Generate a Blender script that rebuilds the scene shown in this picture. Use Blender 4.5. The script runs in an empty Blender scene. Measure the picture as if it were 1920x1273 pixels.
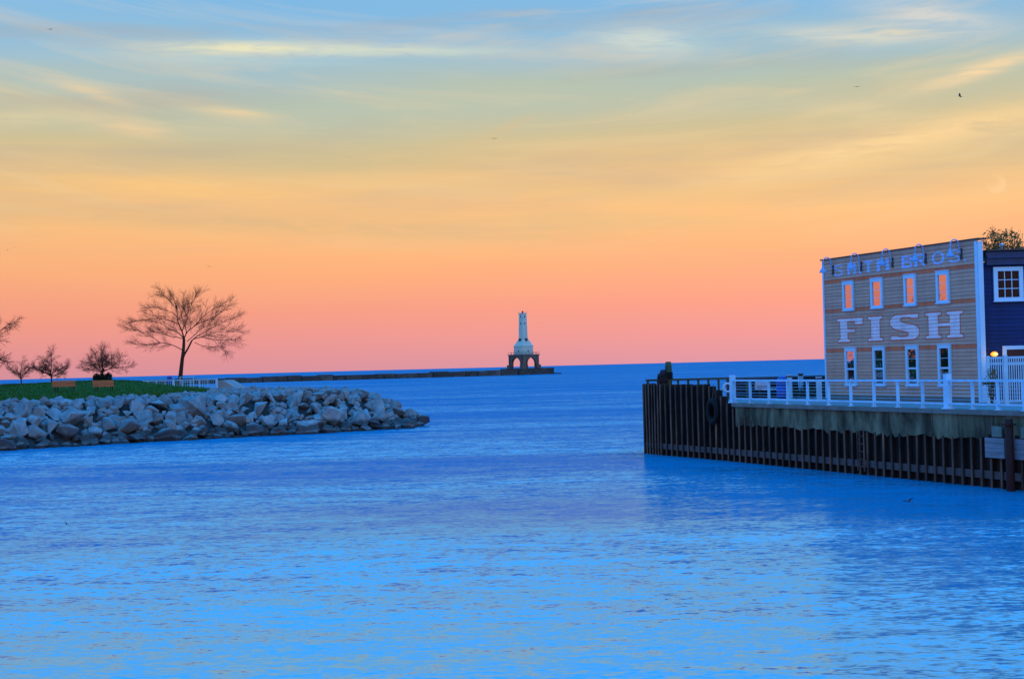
import bpy, bmesh, math, random
from mathutils import Vector, Matrix, Quaternion
R = math.radians
scene = bpy.context.scene
col = scene.collection
rng = random.Random(7)

# ---------------------------------------------------------------- camera
F = 2667.0                    # focal length in photo pixels (1920 wide), a 50 mm lens
H = 4.4                       # eye height above the water
ROLL = math.atan(39.0 / 1550.0)
PITCH = math.atan(48.0 / F)
_r0, _u0 = Vector((1, 0, 0)), Vector((0, -math.sin(PITCH), math.cos(PITCH)))
FWD = Vector((0, math.cos(PITCH), math.sin(PITCH)))
RIGHT = math.cos(ROLL) * _r0 - math.sin(ROLL) * _u0
UP = math.cos(ROLL) * _u0 + math.sin(ROLL) * _r0
EYE = Vector((0, 0, H))
camd = bpy.data.cameras.new('camera')
camd.sensor_width = 36.0
camd.lens = 36.0 * F / 1920.0
camd.clip_start = 0.5
camd.clip_end = 20000
cam = bpy.data.objects.new('camera', camd)
col.objects.link(cam)
cm = Matrix((RIGHT, UP, -FWD)).transposed().to_4x4()
cm.translation = EYE
cam.matrix_world = cm
scene.camera = cam

def ray(px, py):
    return (FWD * F + RIGHT * (px - 960.0) + UP * (636.5 - py)).normalized()
def PZ(px, py, z=0.0):        # the point seen at a pixel on the level z
    d = ray(px, py); t = (z - H) / d.z
    return EYE + d * t
def PY(px, py, y):            # the point seen at a pixel on the upright plane at distance y
    d = ray(px, py); return EYE + d * (y / d.y)
def azel(px, py):
    d = ray(px, py)
    return math.degrees(math.atan2(d.x, d.y)), math.degrees(math.asin(d.z))

# ---------------------------------------------------------------- world, sun, exposure
def lin(c):
    return tuple(((v / 255.0) / 12.92 if v / 255.0 <= 0.04045 else ((v / 255.0 + 0.055) / 1.055) ** 2.4) for v in c)

world = bpy.data.worlds.new('World')
scene.world = world
world.use_nodes = True
wt = world.node_tree
for n in list(wt.nodes): wt.nodes.remove(n)
SUN_EL, SUN_AZ = R(16), R(158)          # afterglow from behind the camera

class NX:                                # tiny helper to write node maths as expressions
    def __init__(s, nt): s.nt = nt
    def m(s, op, a, b=None, c=None, clamp=False):
        n = s.nt.nodes.new('ShaderNodeMath'); n.operation = op; n.use_clamp = clamp
        for i, v in enumerate((a, b, c)):
            if v is None: continue
            if isinstance(v, (int, float)): n.inputs[i].default_value = v
            else: s.nt.links.new(v, n.inputs[i])
        return n.outputs[0]
    def mix(s, f, a, b, mode='MIX'):
        n = s.nt.nodes.new('ShaderNodeMix'); n.data_type = 'RGBA'; n.blend_type = mode
        for k, v in ((0, f), (6, a), (7, b)):
            if isinstance(v, (int, float)): n.inputs[k].default_value = v
            elif isinstance(v, tuple): n.inputs[k].default_value = (*v[:3], 1)
            else: s.nt.links.new(v, n.inputs[k])
        return n.outputs[2]
    def noise(s, vec, scale, detail=3, rough=0.5, dist=0.0):
        n = s.nt.nodes.new('ShaderNodeTexNoise')
        n.inputs['Scale'].default_value = scale; n.inputs['Detail'].default_value = detail
        n.inputs['Roughness'].default_value = rough; n.inputs['Distortion'].default_value = dist
        if vec is not None: s.nt.links.new(vec, n.inputs['Vector'])
        return n.outputs['Fac']
    def ramp(s, f, stops, interp='LINEAR'):
        n = s.nt.nodes.new('ShaderNodeValToRGB'); n.color_ramp.interpolation = interp
        e = n.color_ramp.elements
        while len(e) < len(stops): e.new(0.5)
        for el, (p, c) in zip(e, stops):
            el.position = p
            el.color = (*c[:3], 1) if isinstance(c, tuple) else (c, c, c, 1)
        s.nt.links.new(f, n.inputs[0])
        return n.outputs[0]
    def comb(s, x, y, z):
        n = s.nt.nodes.new('ShaderNodeCombineXYZ')
        for i, v in enumerate((x, y, z)):
            if isinstance(v, (int, float)): n.inputs[i].default_value = v
            else: s.nt.links.new(v, n.inputs[i])
        return n.outputs[0]
    def mapping(s, vec, scale=(1, 1, 1), rot=(0, 0, 0), loc=(0, 0, 0)):
        n = s.nt.nodes.new('ShaderNodeMapping')
        n.inputs['Scale'].default_value = scale; n.inputs['Rotation'].default_value = rot; n.inputs['Location'].default_value = loc
        s.nt.links.new(vec, n.inputs['Vector'])
        return n.outputs[0]

w = NX(wt)
tc = wt.nodes.new('ShaderNodeTexCoord')
sp = wt.nodes.new('ShaderNodeSeparateXYZ')
wt.links.new(tc.outputs['Generated'], sp.inputs[0])
el = w.m('MULTIPLY', w.m('ARCSINE', sp.outputs[2]), 180 / math.pi)
az = w.m('MULTIPLY', w.m('ARCTAN2', sp.outputs[0], sp.outputs[1]), 180 / math.pi)
# soft wavering of the colour bands
v1 = w.comb(w.m('MULTIPLY', az, 0.045), w.m('MULTIPLY', el, 0.33), 3.1)
n1 = w.noise(v1, 1.0, 2, 0.5, 0.0)
band_fade = w.m('MULTIPLY', el, 0.12, clamp=True)
elw = w.m('ADD', el, w.m('MULTIPLY', w.m('SUBTRACT', n1, 0.5), w.m('MULTIPLY', band_fade, 3.2)))
t = w.m('DIVIDE', elw, 45.0, clamp=True)
# degrees above the horizon, photo colour, gain
SKY = [(0.0, (222, 150, 162)), (1.0, (236, 152, 152)), (2.3, (246, 156, 136)), (4.0, (252, 172, 124)), (5.6, (250, 188, 126)),
       (7.4, (233, 190, 132)), (9.0, (205, 188, 146)), (10.6, (180, 190, 172)), (12.2, (152, 186, 205)), (14.2, (128, 182, 222)),
       (17.5, (98, 172, 228)), (24.0, (42, 152, 242)), (34.0, (14, 148, 246)), (45.0, (8, 144, 244))]
GAIN = 2.4
def g_of(e): return 1.0 if e < 17.5 else 1.0 + 1.35 * min(1, (e - 17.5) / 16.5)
stops = [(e / 45.0, tuple(v * g_of(e) / GAIN for v in lin(c))) for e, c in SKY]
base = w.mix(1.0, w.ramp(t, stops), (GAIN, GAIN, GAIN), 'MULTIPLY')
# a little brighter towards the right hand, dusky towards the left
side = w.m('ADD', 1.0, w.m('MULTIPLY', w.m('SINE', R(1) and w.m('MULTIPLY', az, math.pi / 180)), 0.28))
low = w.m('SUBTRACT', 1.0, w.m('DIVIDE', el, 12.0), clamp=True)
sidef = w.m('ADD', w.m('MULTIPLY', w.m('SUBTRACT', side, 1.0), low), 1.0)
sn = w.comb(sidef, sidef, sidef)
base = w.mix(1.0, base, sn, 'MULTIPLY')
# thin cirrus everywhere, its streaks fanning up to both sides
azv = w.m('MULTIPLY', w.m('SINE', w.m('MULTIPLY', az, math.pi / 180)), 57.3)
v2 = w.comb(w.m('ADD', w.m('MULTIPLY', az, 0.09), w.m('MULTIPLY', el, 0.05)), w.m('MULTIPLY', w.m('SUBTRACT', el, w.m('MULTIPLY', w.m('MULTIPLY', azv, azv), 0.0055)), 0.75), 9.7)
c1 = w.noise(v2, 1.0, 4, 0.58, 0.6)
cm1 = w.m('MULTIPLY', w.m('SUBTRACT', c1, 0.47), 3.2, clamp=True)
cir_el = w.m('MULTIPLY', w.m('MULTIPLY', w.m('SUBTRACT', el, 3.0), 0.2, clamp=True),
             w.m('SUBTRACT', 1.0, w.m('MULTIPLY', w.m('SUBTRACT', el, 18.0), 0.05, clamp=True)))
base = w.mix(w.m('MULTIPLY', w.m('MULTIPLY', cm1, cir_el), 0.5), base, lin((240, 208, 158)))
c2 = w.noise(w.comb(w.m('MULTIPLY', az, 0.05), w.m('MULTIPLY', el, 0.5), 21.0), 1.3, 4, 0.55, 0.0)
base = w.mix(w.m('MULTIPLY', w.m('MULTIPLY', w.m('SUBTRACT', c2, 0.47), 3.4, clamp=True), w.m('MULTIPLY', cir_el, 0.55)), base, lin((172, 160, 150)))
# single wisps of cloud (centre px, half length, half height, slope, colour, strength)
fine = w.noise(w.comb(w.m('ADD', w.m('MULTIPLY', az, 0.35), w.m('MULTIPLY', el, 0.4)), w.m('MULTIPLY', el, 2.6), 1.7), 1.0, 4, 0.62, 0.8)
finem = w.m('MULTIPLY', w.m('SUBTRACT', fine, 0.18), 2.6, clamp=True)
WISPS = [(480, 92, 190, 13, 0.0, (238, 228, 184), 0.95), (740, 97, 190, 8, 0.0, (215, 222, 196), 0.7), (460, 116, 230, 9, 0.02, (180, 205, 205), 0.5),
         (1215, 78, 95, 24, 0.03, (215, 220, 205), 0.75), (1600, 68, 150, 16, 0.02, (218, 214, 196), 0.85), (1745, 32, 120, 24, 0.12, (218, 212, 202), 0.85),
         (1690, 60, 70, 9, 0.05, (236, 215, 180), 0.6), (1840, 132, 110, 13, -0.32, (244, 212, 165), 1.0), (440, 210, 62, 7, 0.13, (235, 206, 158), 0.7),
         (165, 170, 70, 12, 0.32, (238, 206, 158), 0.6), (255, 242, 60, 16, 0.15, (242, 202, 152), 0.6), (40, 220, 130, 16, -0.03, (226, 206, 158), 0.5),
         (330, 352, 170, 16, 0.07, (250, 196, 122), 0.7), (1700, 262, 330, 26, -0.22, (250, 210, 150), 0.95), (1610, 212, 110, 18, 0.05, (226, 204, 160), 0.55),
         (560, 424, 520, 17, 0.03, (212, 176, 130), 0.6), (720, 305, 260, 18, -0.03, (190, 178, 138), 0.45), (1020, 355, 330, 12, 0.02, (232, 190, 128), 0.5),
         (1180, 415, 280, 14, 0.01, (214, 184, 134), 0.4), (945, 243, 55, 9, -0.4, (214, 186, 140), 0.55)]
for (px, py, lx, ly, sl, c, k) in WISPS:
    a0, e0 = azel(px, py)
    a1, e1 = azel(px + lx, py + sl * lx)
    sx, slope = a1 - a0, (e1 - e0) / (a1 - a0)
    sy = math.degrees(ly / F)
    da = w.m('SUBTRACT', az, a0)
    u = w.m('DIVIDE', da, sx)
    vv = w.m('DIVIDE', w.m('SUBTRACT', w.m('SUBTRACT', el, e0), w.m('MULTIPLY', da, slope)), sy)
    q = w.m('ADD', w.m('MULTIPLY', u, u), w.m('MULTIPLY', vv, vv))
    gs = w.m('POWER', 2.718, w.m('MULTIPLY', q, -0.9))
    f = w.m('MULTIPLY', w.m('MULTIPLY', gs, finem), k * 1.0, clamp=True)
    base = w.mix(f, base, lin(c))
# the pale half moon
ma, me = azel(1868, 346)
ma2, me2 = azel(1860, 340)
def disc(a0, e0, rad, soft):
    da = w.m('SUBTRACT', az, a0); de = w.m('SUBTRACT', el, e0)
    d = w.m('SQRT', w.m('ADD', w.m('MULTIPLY', da, da), w.m('MULTIPLY', de, de)))
    return w.m('DIVIDE', w.m('SUBTRACT', rad, d), soft, clamp=True)
mo = w.m('MULTIPLY', disc(ma, me, 0.40, 0.12), w.m('SUBTRACT', 1.0, disc(ma2, me2, 0.40, 0.3)))
base = w.mix(w.m('MULTIPLY', mo, 0.6), base, lin((255, 206, 150)))
world.cycles.sampling_method = 'MANUAL'; world.cycles.sample_map_resolution = 256
bg = wt.nodes.new('ShaderNodeBackground')
wt.links.new(base, bg.inputs['Color'])
bg.inputs['Strength'].default_value = 1.0
# the clear-air scattering of a sun that has just gone down behind the camera
nish = wt.nodes.new('ShaderNodeTexSky')
nish.sky_type = 'NISHITA'; nish.sun_disc = False
nish.sun_elevation = R(2); nish.sun_rotation = SUN_AZ
bg2 = wt.nodes.new('ShaderNodeBackground')
wt.links.new(nish.outputs[0], bg2.inputs['Color'])
bg2.inputs['Strength'].default_value = 0.02
adds = wt.nodes.new('ShaderNodeAddShader')
wt.links.new(bg.outputs[0], adds.inputs[0]); wt.links.new(bg2.outputs[0], adds.inputs[1])
wo = wt.nodes.new('ShaderNodeOutputWorld')
wt.links.new(adds.outputs[0], wo.inputs['Surface'])

sund = bpy.data.lights.new('sun', 'SUN')
sund.energy = 0.22
sund.angle = R(14)
sund.color = (1.0, 0.93, 0.86)
sun = bpy.data.objects.new('sun', sund)
col.objects.link(sun)
sdir = Vector((math.sin(SUN_AZ) * math.cos(SUN_EL), math.cos(SUN_AZ) * math.cos(SUN_EL), math.sin(SUN_EL)))
sun.rotation_euler = sdir.to_track_quat('Z', 'Y').to_euler()
sun.location = (0, 0, 60)

vs = scene.view_settings
vs.view_transform = 'Standard'; vs.look = 'None'; vs.gamma = 1.0; vs.use_curve_mapping = False
vs.exposure = 0.0
scene.render.engine = 'CYCLES'

# ---------------------------------------------------------------- materials
MATS = {}
def mat(name, c, rough=0.7, c2=None, scale=3.0, bump=0.0, bscale=20.0, spec=0.3, vary=0.0, metal=0.0, stretch=(1, 1, 1), emit=None, contrast=(0.35, 0.65), streak=0.0):
    if name in MATS: return MATS[name]
    m = bpy.data.materials.new(name); m.use_nodes = True
    nt = m.node_tree; b = nt.nodes['Principled BSDF']; x = NX(nt)
    tcn = nt.nodes.new('ShaderNodeTexCoord')
    b.inputs['Roughness'].default_value = rough
    b.inputs['Specular IOR Level'].default_value = spec
    b.inputs['Metallic'].default_value = metal
    v = x.mapping(nt.nodes.new('ShaderNodeNewGeometry').outputs['Position'], stretch)
    colr = None
    if c2 is not None:
        f = x.ramp(x.noise(v, scale, 5, 0.6, 0.3), [(contrast[0], 0.0), (contrast[1], 1.0)])
        colr = x.mix(f, c, c2)
    if streak:
        st = x.noise(x.mapping(nt.nodes.new('ShaderNodeNewGeometry').outputs['Position'], (2.6, 2.6, 0.22)), 1.0, 4, 0.65, 0.2)
        kk = x.ramp(st, [(0.36, 1.0 - streak), (0.56, 1.0)])
        colr = x.mix(1.0, colr if colr is not None else c, kk, 'MULTIPLY')
    if vary:
        oi = nt.nodes.new('ShaderNodeObjectInfo')
        k = x.m('ADD', 1 - vary, x.m('MULTIPLY', oi.outputs['Random'], 2 * vary))
        colr = x.mix(1.0, colr if colr is not None else c, x.comb(k, k, k), 'MULTIPLY')
    if colr is not None: nt.links.new(colr, b.inputs['Base Color'])
    else: b.inputs['Base Color'].default_value = (*c, 1)
    if bump:
        bn = nt.nodes.new('ShaderNodeBump'); bn.inputs['Strength'].default_value = bump; bn.inputs['Distance'].default_value = 0.05
        nt.links.new(x.noise(v, bscale, 5, 0.6), bn.inputs['Height'])
        nt.links.new(bn.outputs[0], b.inputs['Normal'])
    if emit:
        b.inputs['Emission Color'].default_value = (*emit[0], 1); b.inputs['Emission Strength'].default_value = emit[1]
    MATS[name] = m
    return m

def rock_material():
    m = bpy.data.materials.new('limestone'); m.use_nodes = True
    nt = m.node_tree; b = nt.nodes['Principled BSDF']; x = NX(nt)
    tcn = nt.nodes.new('ShaderNodeTexCoord'); geo = nt.nodes.new('ShaderNodeNewGeometry'); oi = nt.nodes.new('ShaderNodeObjectInfo')
    b.inputs['Roughness'].default_value = 0.85; b.inputs['Specular IOR Level'].default_value = 0.2
    wv = geo.outputs['Position']
    f = x.ramp(x.noise(wv, 1.6, 6, 0.65, 0.4), [(0.32, 0.0), (0.68, 1.0)])
    c = x.mix(f, (0.125, 0.15, 0.155), (0.30, 0.345, 0.345))
    f2 = x.ramp(x.noise(wv, 7.0, 4, 0.7), [(0.55, 0.0), (0.75, 1.0)])
    c = x.mix(x.m('MULTIPLY', f2, 0.5), c, (0.24, 0.19, 0.14))
    k = x.m('ADD', 0.72, x.m('MULTIPLY', oi.outputs['Random'], 0.5))
    c = x.mix(1.0, c, x.comb(k, k, k), 'MULTIPLY')
    s = nt.nodes.new('ShaderNodeSeparateXYZ'); nt.links.new(wv, s.inputs[0])
    edge = x.m('ADD', s.outputs[2], x.m('MULTIPLY', x.m('SUBTRACT', x.noise(wv, 0.9, 3), 0.5), 0.7))
    wet = x.ramp(x.m('DIVIDE', edge, 1.6), [(0.10, 1.0), (0.15, 0.45), (0.22, 0.85), (0.40, 0.88), (0.52, 0.0)])     # algae and spray stain
    c = x.mix(wet, c, (0.045, 0.043, 0.04))
    nt.links.new(c, b.inputs['Base Color'])
    bn = nt.nodes.new('ShaderNodeBump'); bn.inputs['Strength'].default_value = 0.55; bn.inputs['Distance'].default_value = 0.08
    nt.links.new(x.noise(wv, 4.5, 6, 0.65), bn.inputs['Height']); nt.links.new(bn.outputs[0], b.inputs['Normal'])
    return m

def water_material():
    m = bpy.data.materials.new('lake_water'); m.use_nodes = True
    nt = m.node_tree; x = NX(nt)
    for n in list(nt.nodes): nt.nodes.remove(n)
    out = nt.nodes.new('ShaderNodeOutputMaterial')
    geo = nt.nodes.new('ShaderNodeNewGeometry')
    pos = geo.outputs['Position']
    # wave slopes of three sizes, short-crested, running roughly towards the shore (slopes, so that far water keeps them)
    def slopes(sc, rot, det):
        n = nt.nodes.new('ShaderNodeTexNoise'); n.inputs['Scale'].default_value = 1.0; n.inputs['Detail'].default_value = det; n.inputs['Roughness'].default_value = 0.55
        n.inputs['Distortion'].default_value = 0.3
        nt.links.new(x.mapping(pos, sc, (0, 0, rot)), n.inputs['Vector'])
        sx_ = nt.nodes.new('ShaderNodeSeparateColor'); nt.links.new(n.outputs['Color'], sx_.inputs[0])
        return x.m('SUBTRACT', sx_.outputs[0], 0.5), x.m('SUBTRACT', sx_.outputs[1], 0.5)
    s1, s2, s3 = slopes((0.35, 1.1, 1), R(6), 1), slopes((1.6, 4.5, 1), R(-8), 2), slopes((5.5, 11.0, 1), R(12), 2)
    # gusts and slicks: long calm streaks between ruffled water
    g = x.noise(x.mapping(pos, (0.016, 0.13, 1), (0, 0, R(3))), 1.0, 4, 0.55, 0.6)
    g2 = x.noise(x.mapping(pos, (0.010, 0.045, 1), (0, 0, R(-4)), (7, 3, 0)), 1.0, 2, 0.5, 0.4)
    g = x.m('ADD', x.m('MULTIPLY', g, 0.62), x.m('MULTIPLY', g2, 0.38))
    gust = x.ramp(g, [(0.38, 0.35), (0.46, 0.68), (0.52, 1.0), (0.60, 1.4)])
    def tot(i, k): return x.m('MULTIPLY', x.m('ADD', x.m('ADD', x.m('MULTIPLY', s1[i], 0.22), x.m('MULTIPLY', s2[i], 0.36)), x.m('MULTIPLY', s3[i], 0.55)), x.m('MULTIPLY', gust, k))
    nv_ = nt.nodes.new('ShaderNodeVectorMath'); nv_.operation = 'NORMALIZE'
    # waves run towards the shore with their steeper fronts facing it
    nt.links.new(x.comb(tot(0, 0.5), x.m('SUBTRACT', tot(1, 0.78), x.m('MULTIPLY', gust, 0.052)), 1.0), nv_.inputs[0])
    bn = nv_
    body = nt.nodes.new('ShaderNodeBsdfDiffuse'); body.inputs['Color'].default_value = (0.003, 0.20, 0.33, 1)
    nt.links.new(bn.outputs[0], body.inputs['Normal'])
    gl = nt.nodes.new('ShaderNodeBsdfGlossy'); gl.inputs['Color'].default_value = (0.60, 0.96, 1.0, 1)
    nt.links.new(x.ramp(g, [(0.36, 0.14), (0.52, 0.18), (0.7, 0.22)]), gl.inputs['Roughness'])
    nt.links.new(bn.outputs[0], gl.inputs['Normal'])
    # Fresnel of the wave facets; facets turned away from the eye are hidden behind the crest in front of them
    lw = nt.nodes.new('ShaderNodeLayerWeight'); lw.inputs['Blend'].default_value = 0.5
    nt.links.new(bn.outputs[0], lw.inputs['Normal'])
    fac = x.ramp(lw.outputs['Facing'], [(0.0, 0.02), (0.5, 0.16), (0.62, 0.48), (0.72, 0.74), (0.82, 0.66), (0.875, 0.28), (0.915, 0.07), (0.95, 0.01)])
    mx = nt.nodes.new('ShaderNodeMixShader')
    nt.links.new(fac, mx.inputs[0]); nt.links.new(body.outputs[0], mx.inputs[1]); nt.links.new(gl.outputs[0], mx.inputs[2])
    nt.links.new(mx.outputs[0], out.inputs['Surface'])
    return m

def glass(name, tint, refl, rough=0.02):
    m = bpy.data.materials.new(name); m.use_nodes = True
    nt = m.node_tree; x = NX(nt)
    for n in list(nt.nodes): nt.nodes.remove(n)
    out = nt.nodes.new('ShaderNodeOutputMaterial')
    d = nt.nodes.new('ShaderNodeBsdfDiffuse'); d.inputs['Color'].default_value = (*tint, 1)
    g = nt.nodes.new('ShaderNodeBsdfGlossy'); g.inputs['Roughness'].default_value = rough; g.inputs['Color'].default_value = (1.0, 0.78, 0.76, 1)
    geo = nt.nodes.new('ShaderNodeNewGeometry')
    bn = nt.nodes.new('ShaderNodeBump'); bn.inputs['Strength'].default_value = 0.08; bn.inputs['Distance'].default_value = 0.05
    nt.links.new(x.noise(geo.outputs['Position'], 2.0, 2), bn.inputs['Height']); nt.links.new(bn.outputs[0], g.inputs['Normal'])
    mx = nt.nodes.new('ShaderNodeMixShader'); mx.inputs[0].default_value = refl
    nt.links.new(d.outputs[0], mx.inputs[1]); nt.links.new(g.outputs[0], mx.inputs[2]); nt.links.new(mx.outputs[0], out.inputs['Surface'])
    return m

M_ROCK = rock_material()
M_WATER = water_material()
M_GLASS = glass('window_glass', (0.02, 0.025, 0.03), 0.75)
M_DARKGLASS = glass('dark_window_glass', (0.005, 0.013, 0.012), 0.01)
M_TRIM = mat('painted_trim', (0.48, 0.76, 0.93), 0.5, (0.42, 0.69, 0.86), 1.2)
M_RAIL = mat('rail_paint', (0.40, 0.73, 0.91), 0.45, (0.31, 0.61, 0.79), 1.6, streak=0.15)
M_BOARD = mat('tan_clapboard', (0.66, 0.385, 0.275), 0.75, (0.55, 0.32, 0.23), 1.5, 0.15, 30, 0.25, 0.07, stretch=(0.4, 0.4, 3), streak=0.10)
M_BAND = mat('terracotta_clapboard', (0.86, 0.19, 0.08), 0.75, (0.70, 0.17, 0.08), 2.0, 0.1, 30, 0.25, streak=0.25)
M_LETTER = mat('letter_paint', (0.92, 0.74, 0.76), 0.7, (0.78, 0.64, 0.67), 3.0, streak=0.15)
M_FADED = mat('faded_letter_paint', (0.46, 0.60, 0.95), 0.75, (0.40, 0.52, 0.85), 5.0)
M_OUTL = mat('letter_outline_paint', (0.78, 0.17, 0.09), 0.75, (0.62, 0.18, 0.11), 5.0)
M_CAPDARK = mat('dark_flashing', (0.07, 0.055, 0.05), 0.6)
M_NAVY = mat('navy_clapboard', (0.0025, 0.030, 0.135), 0.6, (0.002, 0.024, 0.105), 1.5, 0.1, 30, 0.2, 0.12, stretch=(0.4, 0.4, 3), streak=0.2)
M_NAVYROOF = mat('navy_fascia', (0.008, 0.045, 0.12), 0.5, (0.006, 0.032, 0.09), 3.0)
M_CONC = mat('mossy_concrete', (0.21, 0.20, 0.115), 0.9, (0.050, 0.040, 0.024), 0.8, 0.4, 9, 0.2, stretch=(1.3, 1.3, 0.5), contrast=(0.40, 0.62), streak=0.3)
M_COPING = mat('coping_concrete', (0.19, 0.19, 0.17), 0.85, (0.13, 0.13, 0.11), 2.0, 0.2, 15)
M_DECK = mat('promenade_concrete', (0.27, 0.27, 0.27), 0.85, (0.20, 0.20, 0.20), 0.8, 0.15, 12)
M_PILE = mat('rusty_pile_painted_shade', (0.040, 0.020, 0.013), 0.8, (0.011, 0.007, 0.006), 2.2, 0.3, 14, 0.3, 0.4, stretch=(1, 1, 0.3))  # rust colour darkened to paint in the shade of the recessed panels
M_RIB = mat('rusty_edge_painted_light', (0.21, 0.10, 0.062), 0.75, (0.04, 0.025, 0.02), 1.3, 0.3, 16, 0.3, 0.5, stretch=(2, 2, 0.5), streak=0.4)  # rust colour lightened to paint in the light on the outward flanges
M_WALE = mat('wet_steel_wale', (0.05, 0.058, 0.066), 0.35, (0.022, 0.026, 0.03), 1.5, 0.2, 10, 0.5)
M_REDPILE = mat('red_oxide_pile', (0.05, 0.010, 0.008), 0.7, (0.022, 0.007, 0.006), 1.5, 0.3, 12, stretch=(1, 1, 0.3))
M_FENDER = mat('weathered_fender_plank', (0.24, 0.25, 0.27), 0.85, (0.16, 0.165, 0.18), 3.0, 0.3, 20, 0.2, 0.12, stretch=(0.3, 0.3, 2))
M_TIMBER = mat('dark_timber', (0.045, 0.026, 0.028), 0.85, (0.025, 0.015, 0.016), 2.0, 0.3, 14, 0.2, 0.2, stretch=(0.3, 1, 2))
M_CAPBEAM = mat('weathered_cap_timber', (0.085, 0.085, 0.055), 0.85, (0.05, 0.05, 0.035), 2.0, 0.3, 14)
M_GREENPOST = mat('mossy_post', (0.07, 0.11, 0.045), 0.85, (0.05, 0.06, 0.035), 3.0, 0.4, 8)
M_RUBBER = mat('black_rubber', (0.006, 0.006, 0.006), 0.8)
M_BLUE = mat('blue_enamel', (0.03, 0.09, 0.42), 0.4, (0.025, 0.07, 0.33), 2.0)
M_SIGN = mat('sign_board', (0.62, 0.70, 0.78), 0.5, (0.52, 0.60, 0.70), 2.0)
M_GRASS = mat('lawn_turf', (0.014, 0.075, 0.005), 0.95, (0.038, 0.095, 0.010), 0.35, 0.6, 25, 0.1)
M_BLADE = mat('grass_blade', (0.018, 0.092, 0.006), 0.9, (0.045, 0.105, 0.010), 0.4, spec=0.1)
M_GRAVEL = mat('breakwater_fill', (0.05, 0.052, 0.05), 0.95, (0.022, 0.022, 0.022), 2.5, 0.8, 3)
M_BENCH = mat('bench_wood', (0.62, 0.17, 0.06), 0.7, (0.50, 0.14, 0.05), 3.0, 0.2, 20, 0.3, 0.12, stretch=(0.3, 2, 2))
M_IRON = mat('bench_iron', (0.012, 0.014, 0.012), 0.6)
M_BARK = mat('bark', (0.085, 0.036, 0.020), 0.9, (0.045, 0.022, 0.015), 4.0, 0.4, 12, 0.15)
M_TWIG = mat('twig', (0.085, 0.036, 0.025), 0.9, (0.055, 0.025, 0.018), 4.0, spec=0.15)
M_HEDGE = mat('dark_evergreen', (0.010, 0.014, 0.008), 0.9, (0.018, 0.016, 0.008), 2.0, spec=0.1)
M_REDSHRUB = mat('russet_leaf', (0.075, 0.016, 0.010), 0.9, (0.045, 0.018, 0.008), 2.0, spec=0.1)
M_DRY = mat('dry_leaf', (0.13, 0.10, 0.04), 0.9, (0.07, 0.075, 0.03), 2.0, spec=0.1)
M_AUTUMN = mat('autumn_leaf', (0.17, 0.15, 0.035), 0.85, (0.24, 0.10, 0.03), 0.9, spec=0.15)
M_YELLOW = mat('golden_leaf', (0.20, 0.11, 0.02), 0.85, (0.09, 0.075, 0.02), 2.0, spec=0.15)
M_LHWHITE = mat('lighthouse_paint', (0.50, 0.56, 0.42), 0.6, (0.42, 0.48, 0.38), 0.35)
M_LHDARK = mat('lighthouse_dark_metal', (0.05, 0.05, 0.055), 0.6)
M_LHCONC = mat('lighthouse_concrete', (0.14, 0.11, 0.085), 0.9, (0.09, 0.075, 0.06), 0.4, 0.3, 2)
M_BWCONC = mat('breakwater_block', (0.055, 0.048, 0.042), 0.9, (0.11, 0.10, 0.08), 0.22, 0.4, 1.5, 0.2, 0.3, contrast=(0.45, 0.75))
M_BIRD = mat('bird_feather', (0.045, 0.048, 0.05), 0.8, (0.09, 0.09, 0.09), 5.0)
M_LAMPGLOW = mat('lamp_glow', (0.8, 0.3, 0.05), 0.5, emit=((1.0, 0.22, 0.02), 2.6))
M_LAMPCORE = mat('lamp_core', (0.9, 0.7, 0.2), 0.5, emit=((1.0, 0.66, 0.10), 6.0))
M_LAMPPAINT = mat('lamp_enamel', (0.22, 0.44, 0.74), 0.45, (0.18, 0.37, 0.64), 3.0)
M_DOOR = mat('dark_red_door', (0.05, 0.012, 0.014), 0.5, (0.04, 0.01, 0.012), 2.0)

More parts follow.
